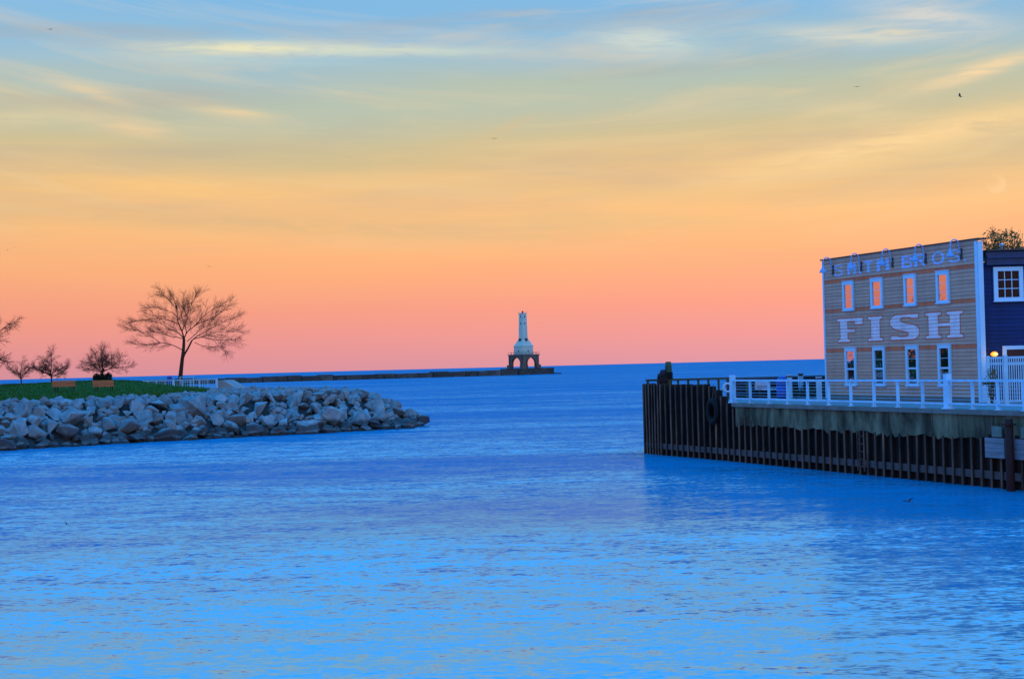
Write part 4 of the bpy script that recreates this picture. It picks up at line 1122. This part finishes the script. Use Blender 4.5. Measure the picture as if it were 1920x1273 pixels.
# windows
def window(u0, u1, v0, v1, two):
    wn = MB(); fw, d0 = 0.115, 0.095
    def fr(u, v, a, b, dp=d0): wn.box((u, -dp / 2 - 0.012, v), (a, dp, b))
    fr((u0 + u1) / 2, v1 - 0.08, u1 - u0, 0.16); fr((u0 + u1) / 2, v0 + 0.075, u1 - u0, 0.15)
    fr(u0 + fw / 2, (v0 + v1) / 2, fw, v1 - v0 - 0.314); fr(u1 - fw / 2, (v0 + v1) / 2, fw, v1 - v0 - 0.314)
    o = wn.build('window', M_TRIM, bd)
    MB().box(((u0 + u1) / 2, -0.07, v0 + 0.05), (u1 - u0 + 0.06, 0.13, 0.045)).build('sill', M_TRIM, o)
    MB().box(((u0 + u1) / 2, -0.068, v1 + 0.004), (u1 - u0 + 0.04, 0.12, 0.03)).build('head', M_TRIM, o)
    a0, a1, b0, b1 = u0 + fw, u1 - fw, v0 + 0.15, v1 - 0.16
    c = (a0 + a1) / 2
    if two:
        mid = b0 + (b1 - b0) * 0.44
        MB().box((c, -0.048, (b0 + mid) / 2 - 0.02), (a1 - a0 - 0.002, 0.02, mid - b0 - 0.05)).build('pane', M_GLASS, o)
        MB().box((c, -0.058, (b1 + mid) / 2 + 0.02), (a1 - a0 - 0.002, 0.02, b1 - mid - 0.05)).build('pane', M_GLASS, o)
        MB().box((c, -0.066, mid), (a1 - a0 - 0.004, 0.05, 0.075)).build('meeting_rail', M_TRIM, o)
        MB().box((c, -0.072, (mid + b1) / 2), (a1 - a0 - 0.004, 0.012, 0.018)).build('glazing_bar', M_TRIM, o)
    else:
        t3 = (b1 - b0) / 3
        for k in range(3): MB().box((c, -0.052, b0 + t3 * (k + 0.5)), (a1 - a0 - 0.002, 0.02, t3 - 0.006)).build('pane', M_GLASS, o)
        for k in (1, 2): MB().box((c, -0.066, b0 + t3 * k), (a1 - a0 - 0.004, 0.012, 0.016)).build('glazing_bar', M_TRIM, o)
UP_PX = [(1583, 1603, 527, 583), (1635.5, 1657.5, 521.5, 580.5), (1698, 1720, 514.5, 575.5), (1758.5, 1782.3, 508, 570)]
LO_PX = [(1587.5, 1608, 651.5, 723), (1640, 1662, 650, 725), (1702, 1725, 647, 726), (1762, 1786, 645, 727)]
for rows, two in ((UP_PX, False), (LO_PX, True)):
    v1 = sum(fac((a + b) / 2, c)[1] for a, b, c, d in rows) / 4; v0 = sum(fac((a + b) / 2, d)[1] for a, b, c, d in rows) / 4
    for (a, b, c, d) in rows: window(fac(a, (c + d) / 2)[0], fac(b, (c + d) / 2)[0], v0, v1, two)

# painted lettering: thin paint film that follows each lapped board
def lap(v):
    if v < Z0 or v > ztop: return THK0 * 0.5 + 0.02
    fr = ((v - Z0) % PIT) / PIT
    return THK0 + (THK1 - THK0) * fr * PIT / (PIT + 0.012)
def paint(name, polys, material, lift, parent, grow=0.0):
    cu = bpy.data.curves.new('letter', 'CURVE'); cu.dimensions = '2D'; cu.fill_mode = 'BOTH'; cu.offset = grow
    for poly in polys:
        spn = cu.splines.new('POLY'); spn.points.add(len(poly) - 1)
        for pt_, (x, y) in zip(spn.points, poly): pt_.co = (x, y, 0, 1)
        spn.use_cyclic_u = True
    tmp = bpy.data.objects.new('tmp', cu); col.objects.link(tmp)
    dg = bpy.context.evaluated_depsgraph_get()
    me = bpy.data.meshes.new_from_object(tmp.evaluated_get(dg))
    bpy.data.objects.remove(tmp); bpy.data.curves.remove(cu)
    bm = bmesh.new(); bm.from_mesh(me); bpy.data.meshes.remove(me)
    bmesh.ops.remove_doubles(bm, verts=bm.verts, dist=1e-5)
    for i in range(NB + 1):
        z = Z0 + i * PIT
        bmesh.ops.bisect_plane(bm, geom=bm.verts[:] + bm.edges[:] + bm.faces[:], plane_co=(0, z, 0), plane_no=(0, 1, 0))
    out = MB(); done = set()
    for f in bm.faces:
        cv = f.calc_center_median().y
        i = math.floor((cv - Z0) / PIT)
        vs = []
        for v in f.verts:
            fr = min(1.0, max(0.0, (v.co.y - Z0 - i * PIT) / PIT))
            dpt = THK0 + (THK1 - THK0) * fr * PIT / (PIT + 0.012) if 0 <= i < NB else 0.045
            vs.append((v.co.x, -dpt - lift, v.co.y))
        nrm = (Vector(vs[1]) - Vector(vs[0])).cross(Vector(vs[2]) - Vector(vs[0]))
        idx = list(range(len(vs)))
        if nrm.y > 0: idx.reverse()
        out.add(vs, [tuple(idx)])
    bm.free()
    return out.build(name, material, parent)
def arcp(cx, cy, rx, ry, a0, a1, n=8):
    return [(cx + rx * math.cos(R(a0 + (a1 - a0) * i / n)), cy + ry * math.sin(R(a0 + (a1 - a0) * i / n))) for i in range(n + 1)]
def slab(ch):                                # slab-serif capitals in a unit box
    sf = 0.085
    if ch == 'I': return [[(0, 0), (1, 0), (1, sf), (0.80, sf + 0.03), (0.80, 1 - sf - 0.03), (1, 1 - sf), (1, 1), (0, 1), (0, 1 - sf), (0.20, 1 - sf - 0.03), (0.20, sf + 0.03), (0, sf)]]
    if ch == 'F': return [[(0.03, 0), (0.50, 0), (0.50, sf), (0.40, sf + 0.03), (0.40, 0.40), (0.70, 0.40), (0.70, 0.52), (0.40, 0.52), (0.40, 0.88), (0.70, 0.88), (0.70, 0.73), (1, 0.73), (1, 1), (0, 1), (0, 1 - sf), (0.12, 1 - sf - 0.03), (0.12, sf + 0.03), (0.03, sf)]]
    if ch == 'H':
        l, r = (0.08, 0.34), (0.66, 0.92)
        return [[(0, 0), (0.42, 0), (0.42, sf), (l[1], sf + 0.03), (l[1], 0.46), (r[0], 0.46), (r[0], sf + 0.03), (0.58, sf), (0.58, 0), (1, 0), (1, sf), (r[1], sf + 0.03), (r[1], 1 - sf - 0.03), (1, 1 - sf), (1, 1),
                 (0.58, 1), (0.58, 1 - sf), (r[0], 1 - sf - 0.03), (r[0], 0.58), (l[1], 0.58), (l[1], 1 - sf - 0.03), (0.42, 1 - sf), (0.42, 1), (0, 1), (0, 1 - sf), (l[0], 1 - sf - 0.03), (l[0], sf + 0.03), (0, sf)]]
    if ch == 'S':
        o = [(0.97, 1.0), (0.97, 0.84), (0.72, 0.84), (0.72, 0.895), (0.50, 0.90)]
        o += arcp(0.47, 0.79, 0.13, 0.11, 90, 235, 6)                    # upper counter
        o += [(0.55, 0.63), (0.80, 0.575)]
        o += arcp(0.72, 0.29, 0.28, 0.29, 70, -90, 9)                    # lower right bowl
        o += [(0.02, 0.0), (0.02, 0.165), (0.27, 0.165), (0.27, 0.11), (0.50, 0.105)]
        o += arcp(0.52, 0.215, 0.13, 0.11, -90, 60, 6)
        o += [(0.42, 0.37), (0.20, 0.43)]
        o += arcp(0.28, 0.715, 0.28, 0.285, 250, 90, 9)
        return [o]
FISH_PX = [('F', 1571, 1618.5), ('I', 1629, 1655.5), ('S', 1670, 1724.5), ('H', 1737, 1806.5)]
fv0 = (fac(1590, 641.5)[1] + fac(1770, 633.5)[1]) / 2; fv1 = (fac(1590, 597)[1] + fac(1770, 585)[1]) / 2
for ch, a, b in FISH_PX:
    ua, ub = fac(a, 615)[0], fac(b, 610)[0]
    polys = [[(ua + x * (ub - ua), fv0 + y * (fv1 - fv0)) for x, y in pl] for pl in slab(ch)]
    o1 = paint('letter_outline', polys, M_OUTL, 0.002, bd, 0.06)
    o2 = paint('letter', polys, M_LETTER, 0.005, bd)
def stroke_letter(ch):                       # plain sign-painter's capitals, unit box, drawn as ribbons
    t = 0.26; th = 0.19
    def rect(x0, y0, x1, y1): return [(x0, y0), (x1, y0), (x1, y1), (x0, y1)]
    if ch == 'I': return [rect(0, 0, 1, 1)]
    if ch == 'T': return [rect(0, 1 - th, 1, 1), rect(0.5 - t / 2, 0, 0.5 + t / 2, 1 - th - 0.001)]
    if ch == 'H': return [rect(0, 0, t, 1), rect(1 - t, 0, 1, 1), rect(t + 0.001, 0.44, 1 - t - 0.001, 0.44 + th)]
    if ch == 'M': return [[(0, 0), (t, 0), (t, 0.68), (0.5, 0.22), (1 - t, 0.68), (1 - t, 0), (1, 0), (1, 1), (1 - t, 1), (0.5, 0.48), (t, 1), (0, 1)]]
    if ch == 'S':
        o = [(0.95, 0.74), (0.95, 0.83)] + arcp(0.5, 0.76, 0.45, 0.24, 20, 180, 8) + arcp(0.5, 0.74, 0.45, 0.25, 180, 255, 5)
        o += [(0.75, 0.40)] + arcp(0.58, 0.27, 0.24, 0.15, 40, -90, 6) + [(0.45, 0.12)] + arcp(0.45, 0.28, 0.27, 0.16, 270, 190, 4) + [(0.0, 0.26)]
        o += arcp(0.47, 0.25, 0.47, 0.25, 190, 270, 5) + arcp(0.55, 0.27, 0.42, 0.27, -90, 50, 8) + [(0.55, 0.56)]
        o += arcp(0.42, 0.73, 0.26, 0.13, 250, 90, 7) + arcp(0.52, 0.73, 0.24, 0.14, 90, 15, 4)
        return [o]
    if ch == 'B': return [rect(0, 0, t, 1), rect(t + 0.001, 1 - th, 0.7, 1), rect(t + 0.001, 0.45, 0.75, 0.45 + th), rect(t + 0.001, 0, 0.72, th),
                          arcp(0.7, 0.775, 0.28, 0.225, 90, -60, 8) + arcp(0.7, 0.775, 0.11, 0.10, -60, 90, 8),
                          arcp(0.72, 0.25, 0.28, 0.25, 70, -90, 8) + arcp(0.72, 0.25, 0.11, 0.12, -90, 70, 8)]
    if ch == 'R': return [rect(0, 0, t, 1), rect(t + 0.001, 1 - th, 0.65, 1), rect(t + 0.001, 0.42, 0.65, 0.42 + th),
                          arcp(0.651, 0.71, 0.33, 0.29, 90, -90, 10) + arcp(0.651, 0.71, 0.16, 0.16, -90, 90, 10),
                          [(0.45, 0.415), (0.80, 0), (1.0, 0), (0.66, 0.415)]]
    if ch == 'O': return [arcp(0.5, 0.5, 0.5, 0.5, 0, 360, 24)[:-1], arcp(0.5, 0.5, 0.33, 0.36, 0, 360, 24)[:-1]]
    if ch == '.': return [rect(0, 0, 1, 0.16)]
SB = [('S', 1564, 1581), ('M', 1590, 1605), ('I', 1611.5, 1616), ('T', 1620.5, 1637.5), ('H', 1645, 1667.5), ('B', 1691.5, 1711), ('R', 1715.5, 1737), ('O', 1748.5, 1772), ('S', 1780.5, 1802), ('.', 1808.5, 1812)]
sv0 = (fac(1572, 518)[1] + fac(1760, 496)[1]) / 2; sv1 = (fac(1572, 497)[1] + fac(1760, 471.5)[1]) / 2
for ch, a, b in SB:
    ua, ub = fac(a, 500)[0], fac(b, 490)[0]
    polys = [[(ua + x * (ub - ua), sv0 + y * (sv1 - sv0)) for x, y in pl] for pl in stroke_letter(ch)]
    paint('sign_letter', polys, M_FADED, 0.003, bd)
# gooseneck lamps over the upper line of lettering
GN = [(1563, 'at the lakeward corner, before the first S'), (1616, 'between the letters M and I'), (1675, 'just right of the H of SMITH'),
      (1737.5, 'over the R of BROS'), (1804.5, 'over the final S of BROS')]
for px, where in GN:
    u = fac(px, 500)[0]; v = sv0 + 0.30
    base = FL + dF * u
    gl_ = thing('gooseneck_lamp', 'pale blue gooseneck lamp on the tan facade ' + where, 'wall lamp', (base.x, base.y, DZ + v), rzF, 'gooseneck lamps over the painted sign')
    MB().box((0, -0.05, 0), (0.11, 0.035, 0.42)).build('back_plate', M_CAPDARK, gl_)
    arm = [(0, -0.065, 0.0), (0, -0.10, 0.16), (0, -0.14, 0.30)] + [(0, -0.34 + 0.20 * math.cos(a), 0.34 + 0.22 * math.sin(a)) for a in [math.pi * i / 8 for i in range(9)]] + [(0, -0.555, 0.2)]
    MB().tube(arm, 0.024, 8).build('arm', M_LAMPPAINT, gl_, True)
    MB().lathe((0, -0.555, -0.12), [(0.165, 0.0), (0.17, 0.015), (0.11, 0.14), (0.055, 0.21), (0.04, 0.30), (0.03, 0.34)], 14).build('shade', M_LAMPPAINT, gl_, True)

# ---------------------------------------------------------------- navy wing, fence and lamp
NY = FR.y + 0.30
nx0 = PY(1843, 600, NY).x + 0.02; nx1 = nx0 + 12
nh0 = PY(1880, 497, NY).z - DZ
nb = thing('navy_building', 'dark navy clapboard wing with white-framed window beside the tan building', 'building', (nx0, NY, DZ))
MB().box(((nx1 - nx0) / 2 + 0.1, 3.05, nh0 / 2 - 0.02), (nx1 - nx0, 6, nh0 - 0.04)).build('wall', M_NAVY, nb)
PN = 0.15; me_n = None
m = MB(); a_ = PN + 0.012; LN = nx1 - nx0
m.add([(0, 0, 0), (LN, 0, 0), (LN, -0.028, 0), (0, -0.028, 0), (0, 0, a_), (LN, 0, a_), (LN, -0.008, a_), (0, -0.008, a_)],
      [(0, 1, 2, 3), (7, 6, 5, 4), (3, 2, 6, 7), (0, 4, 5, 1), (0, 3, 7, 4), (1, 5, 6, 2)])
me_n = m.mesh('clapboard', M_NAVY)
for i in range(int(nh0 / PN) - 0): inst('clapboard', me_n, nb, (0, 0.04, 0.05 + i * PN))
nt_ = PY(1880, 471, NY).z - DZ
MB().box((LN / 2 + 0.12, 0.30, nh0 + 0.06), (LN, 1.05, 0.12)).build('soffit', M_NAVYROOF, nb)
MB().box((LN / 2 + 0.12, -0.16, (nh0 + nt_) / 2 + 0.04), (LN, 0.14, nt_ - nh0 - 0.16)).build('fascia', M_NAVYROOF, nb)
MB().box((LN / 2 + 0.12, -0.27, nh0 + 0.30), (LN, 0.09, 0.10)).build('gutter', M_NAVYROOF, nb)
MB().box((LN / 2 + 0.12, 3.0, nt_ + 0.03), (LN, 6.6, 0.06)).build('roof', M_CAPDARK, nb)
vp = PY(1878, 463, NY + 1.0)
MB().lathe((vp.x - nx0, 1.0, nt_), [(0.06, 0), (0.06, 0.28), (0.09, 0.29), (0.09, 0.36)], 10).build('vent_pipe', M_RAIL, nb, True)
# upper window, nine panes
wx0, wx1 = PY(1862, 530, NY).x - nx0, PY(1917.5, 530, NY).x - nx0
wz1, wz0 = PY(1890, 500.5, NY).z - DZ, PY(1890, 565.5, NY).z - DZ
fwn = 0.16
wf = MB()
wf.box(((wx0 + wx1) / 2, -0.04, wz1 - fwn / 2), (wx1 - wx0, 0.10, fwn)); wf.box(((wx0 + wx1) / 2, -0.04, wz0 + fwn / 2), (wx1 - wx0, 0.10, fwn))
wf.box((wx0 + fwn / 2, -0.04, (wz0 + wz1) / 2), (fwn, 0.10, wz1 - wz0 - 2 * fwn)); wf.box((wx1 - fwn / 2, -0.04, (wz0 + wz1) / 2), (fwn, 0.10, wz1 - wz0 - 2 * fwn))
wfo = wf.build('window', M_TRIM, nb)
MB().box(((wx0 + wx1) / 2, -0.06, wz0 + 0.02), (wx1 - wx0 + 0.05, 0.13, 0.05)).build('sill', M_TRIM, wfo)
gx, gz = (wx1 - wx0 - 2 * fwn) / 3, (wz1 - wz0 - 2 * fwn) / 3
for i in range(3):
    for j in range(3): MB().box((wx0 + fwn + gx * (i + .5), -0.022, wz0 + fwn + gz * (j + .5)), (gx - 0.006, 0.012, gz - 0.006)).build('pane', M_DARKGLASS, wfo)
for i in (1, 2):
    MB().box((wx0 + fwn + gx * i, -0.038, (wz0 + wz1) / 2), (0.028, 0.02, wz1 - wz0 - 2 * fwn - 0.004)).build('glazing_bar', M_TRIM, wfo)
    MB().box(((wx0 + wx1) / 2, -0.046, wz0 + fwn + gz * i), (wx1 - wx0 - 2 * fwn - 0.004, 0.02, 0.028)).build('glazing_bar', M_TRIM, wfo)
# door with pale frame below
dx0 = PY(1880, 680, NY).x - nx0; dz1 = PY(1890, 648.5, NY).z - DZ
df = MB(); dw = 2.2
df.box((dx0 + dw / 2, -0.035, dz1 - 0.07), (dw, 0.10, 0.14)); df.box((dx0 + 0.07, -0.035, dz1 / 2 - 0.07), (0.14, 0.10, dz1 - 0.142)); df.box((dx0 + dw - 0.07, -0.035, dz1 / 2 - 0.07), (0.14, 0.10, dz1 - 0.142))
do = df.build('door', M_TRIM, nb)
MB().box((dx0 + dw / 2, -0.01, dz1 / 2 - 0.07), (dw - 0.284, 0.06, dz1 - 0.144)).build('leaf', M_DOOR, do)
MB().box((dx0 + dw / 2, -0.035, dz1 - 0.14 - 0.55), (dw - 0.30, 0.05, 0.09)).build('transom_bar', M_TRIM, do)
MB().lathe((dx0 + 0.30, -0.075, 1.0), [(0.035, -0.04), (0.04, 0), (0.035, 0.04)], 10).build('handle', M_CAPDARK, do)
# glowing wall lamp
lp = PY(1864, 664, NY - 0.12)
wl = thing('wall_lamp', 'small lit orange wall lamp on the navy wall above the picket fence', 'wall lamp', (lp.x, NY - 0.02, lp.z))
MB().box((0, -0.015, 0.02), (0.12, 0.03, 0.22)).build('back_plate', M_CAPDARK, wl)
MB().lathe((0, -0.12, -0.085), [(0.05, 0.0), (0.125, 0.045), (0.14, 0.085), (0.11, 0.14), (0.05, 0.175)], 14).build('globe', M_LAMPGLOW, wl, True)
MB().lathe((0.02, -0.235, -0.045), [(0.015, 0.0), (0.05, 0.03), (0.05, 0.055), (0.015, 0.085)], 10).build('bulb', M_LAMPCORE, wl, True)
MB().lathe((0, -0.12, 0.095), [(0.10, 0), (0.06, 0.035), (0.02, 0.05)], 12).build('cap', M_CAPDARK, wl, True)
pl_l = bpy.data.lights.new('lamp_light', 'POINT'); pl_l.energy = 6; pl_l.color = (1.0, 0.45, 0.12); pl_l.shadow_soft_size = 0.1
plo = bpy.data.objects.new('lamp_light', pl_l); col.objects.link(plo); plo.parent = wl; plo.location = (0, -0.32, -0.02)

# picket fence
FY = PZ(1852, 759, DZ).y
fx0 = PY(1851, 720, FY).x; fz1 = PY(1880, 669, FY).z - DZ; fz2 = PY(1880, 681.5, FY).z - DZ
fx1 = fx0 + 2.6
pk = thing('picket_fence', 'tall white picket fence in front of the navy wall', 'fence', (fx0, FY, DZ))
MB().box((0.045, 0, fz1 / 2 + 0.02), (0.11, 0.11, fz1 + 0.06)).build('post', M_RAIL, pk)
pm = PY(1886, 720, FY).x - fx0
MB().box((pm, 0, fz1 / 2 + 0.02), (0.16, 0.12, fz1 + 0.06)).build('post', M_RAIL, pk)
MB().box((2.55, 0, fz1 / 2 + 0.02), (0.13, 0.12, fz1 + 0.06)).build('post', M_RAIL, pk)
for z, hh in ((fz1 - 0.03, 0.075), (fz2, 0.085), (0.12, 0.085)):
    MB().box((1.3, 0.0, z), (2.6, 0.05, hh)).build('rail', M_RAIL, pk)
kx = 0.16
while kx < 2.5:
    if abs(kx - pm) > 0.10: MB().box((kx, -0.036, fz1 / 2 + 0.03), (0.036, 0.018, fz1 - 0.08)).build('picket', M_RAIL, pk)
    kx += 0.083
# autumn plant in front of the fence
gx = PY(1860, 745, FY - 0.5).x
ap = thing('autumn_shrub', 'small straggly shrub with golden leaves before the picket fence', 'shrub', (gx, FY - 0.5, DZ))
rnd = random.Random(61); ms = MB(); ml = MB()
topz = PY(1865, 686, FY - 0.5).z - DZ
for i in range(9):
    q = limb_pts((rnd.uniform(-.06, .06), rnd.uniform(-.06, .06), 0), (rnd.uniform(-.25, .22), rnd.uniform(-.2, .2), 1), topz * rnd.uniform(0.6, 1.0), 6, rnd, 0.05, 0.13)
    ms.tube(q, [0.014 - 0.0018 * j for j in range(7)], 5)
    for j in range(2, 7): leaf_cloud(ml, q[j], (0.12, 0.12, 0.11), 9 if j < 4 else 16, 0.035, rnd, 0.1)
for c in ((-0.26, 0, topz * 0.56), (-0.1, 0, topz * 0.6), (0.05, 0, topz * 0.55), (0.1, 0, topz * 0.85)): leaf_cloud(ml, c, (0.15, 0.14, 0.12), 60, 0.035, rnd, 0.1)
ms.build('stems', M_TWIG, ap); ml.build('leaves', M_YELLOW, ap)

# tree behind the navy wing
TYY = NY + 12
tb2 = PY(1886, 470, TYY)
at_ = thing('autumn_tree', 'tree with sparse brown and green autumn leaves rising behind the navy roof', 'tree', (tb2.x, TYY, DZ))
rnd = random.Random(77); mt = MB(); mc = MB(); ml = MB()
ztip = PY(1862, 426, TYY).z - DZ
tk = limb_pts((0, 0, -0.1), (0, 0, 1), ztip * 0.55, 6, rnd, 0.05, 0.05)
mt.tube(tk, [0.2 - 0.015 * j for j in range(7)], 9); mt.build('trunk', M_BARK, at_, True)
tops = [(1857, 432), (1862, 426), (1869, 440), (1848, 447), (1876, 436), (1882, 430), (1897, 428), (1903, 434), (1909, 444), (1912, 455), (1890, 441), (1851, 456), (1872, 452), (1895, 452), (1930, 445), (1950, 440), (1970, 455), (1865, 462), (1905, 462)]
for (px, py) in tops:
    e_ = PY(px, py + 11, TYY + rnd.uniform(-1.6, 1.6)) - at_.location
    s0 = tk[rnd.choice((3, 4, 5, 6))]
    q = [s0.lerp(e_, j / 6) + Vector((rnd.gauss(0, .08), rnd.gauss(0, .08), 0.25 * math.sin(math.pi * j / 6))) for j in range(7)]
    q[-1] = e_
    mc.tube(q, [0.05 - 0.0065 * j for j in range(7)], 5)
    twigs(mc, q, 0.45, 0.010, rnd, 1, 1, 0.1, 0.8, 0.5, 1)
    for j in range(4, 7): leaf_cloud(ml, q[j], (0.42, 0.45, 0.32), 90 if j < 6 else 60, 0.075, rnd, 0.1)
mc.build('branches', M_TWIG, at_); ml.build('crown', M_AUTUMN, at_)

# ---------------------------------------------------------------- gulls
def bird(label, px, py, dist, span, bank, heading, flap, pitch=0.0):
    d = ray(px, py); p = EYE + d * dist
    b = tag(bpy.data.objects.new('flying_bird', None), label, 'bird', 'birds in flight over the harbour'); col.objects.link(b)
    b.location = p; b.rotation_euler = (bank, pitch, heading)
    L = span * 0.42
    bd_ = MB(); prof = [(-0.5, 0.02), (-0.38, 0.05), (-0.15, 0.095), (0.1, 0.11), (0.3, 0.08), (0.38, 0.06), (0.45, 0.055), (0.5, 0.02)]
    vs = []; fs = []; n = 8
    for (x, r) in prof:
        for j in range(n): vs.append((x * L, r * L * 1.1 * math.cos(2 * math.pi * j / n), r * L * math.sin(2 * math.pi * j / n)))
    for i in range(len(prof) - 1):
        for j in range(n): fs.append((i * n + j, i * n + (j + 1) % n, (i + 1) * n + (j + 1) % n, (i + 1) * n + j))
    bd_.add(vs, fs)
    bd_.add([(-0.45 * L, -0.03 * L, 0), (-0.45 * L, 0.03 * L, 0), (-0.75 * L, 0.10 * L, 0.0), (-0.75 * L, -0.10 * L, 0.0)], [(0, 1, 2, 3)])
    bd_.build('body', M_BIRD, b, True)
    for s in (-1, 1):
        w_ = MB(); h1 = span * 0.22; h2 = span * 0.5; up1 = math.sin(flap) * h1; up2 = up1 + math.sin(flap * 0.2 - 0.15) * (h2 - h1)
        th = 0.012 * span
        pts = [(0.22 * L, s * 0.05 * L, 0.04 * L), (0.34 * L, s * h1, up1), (0.02 * L, s * h2, up2), (-0.12 * L, s * h1, up1), (-0.18 * L, s * 0.05 * L, 0.04 * L)]
        lo = [(x, y, z - th) for x, y, z in pts]
        w_.add(pts + lo, [(0, 1, 3, 4), (1, 2, 3), (9, 8, 6, 5), (8, 7, 6), (0, 5, 6, 1), (1, 6, 7, 2), (2, 7, 8, 3), (3, 8, 9, 4)])
        w_.build('wing', M_BIRD, b)
bird('dark gull flying over the navy wing, wings half raised, the larger of two', 1800, 181, 190, 1.25, R(20), R(150), R(35), R(-15))
bird('dark gull gliding above the tan building with wings held flat', 1607, 163, 210, 0.95, R(4), R(60), R(12))
bird('gull soaring high above the lighthouse', 927, 260, 230, 1.1, R(3), R(80), R(8))
bird('lone gull high in the blue sky far above the bare trees', 94, 56, 230, 0.95, R(0), R(85), R(30))
bird('small gull flying above the top of the tall bare tree', 392, 500, 260, 0.9, R(12), R(120), R(25))
bird('distant gull of a pair flying over the lawn, the upper one', 27, 464, 300, 0.8, R(8), R(100), R(25))
bird('distant gull of a pair flying over the lawn, the lower one', 14, 469, 300, 0.8, R(-8), R(80), R(20))
bird('dark bird skimming the water in front of the sheet pile wall', 1703, 940, 41, 0.42, R(-18), R(30), R(40), R(10))
bird('pale bird low over the open water between the piers', 1091, 802, 88, 0.42, R(10), R(70), R(35))
bird('grey bird low over the water near the boulder breakwater', 125, 983, 36, 0.20, R(20), R(60), R(35))
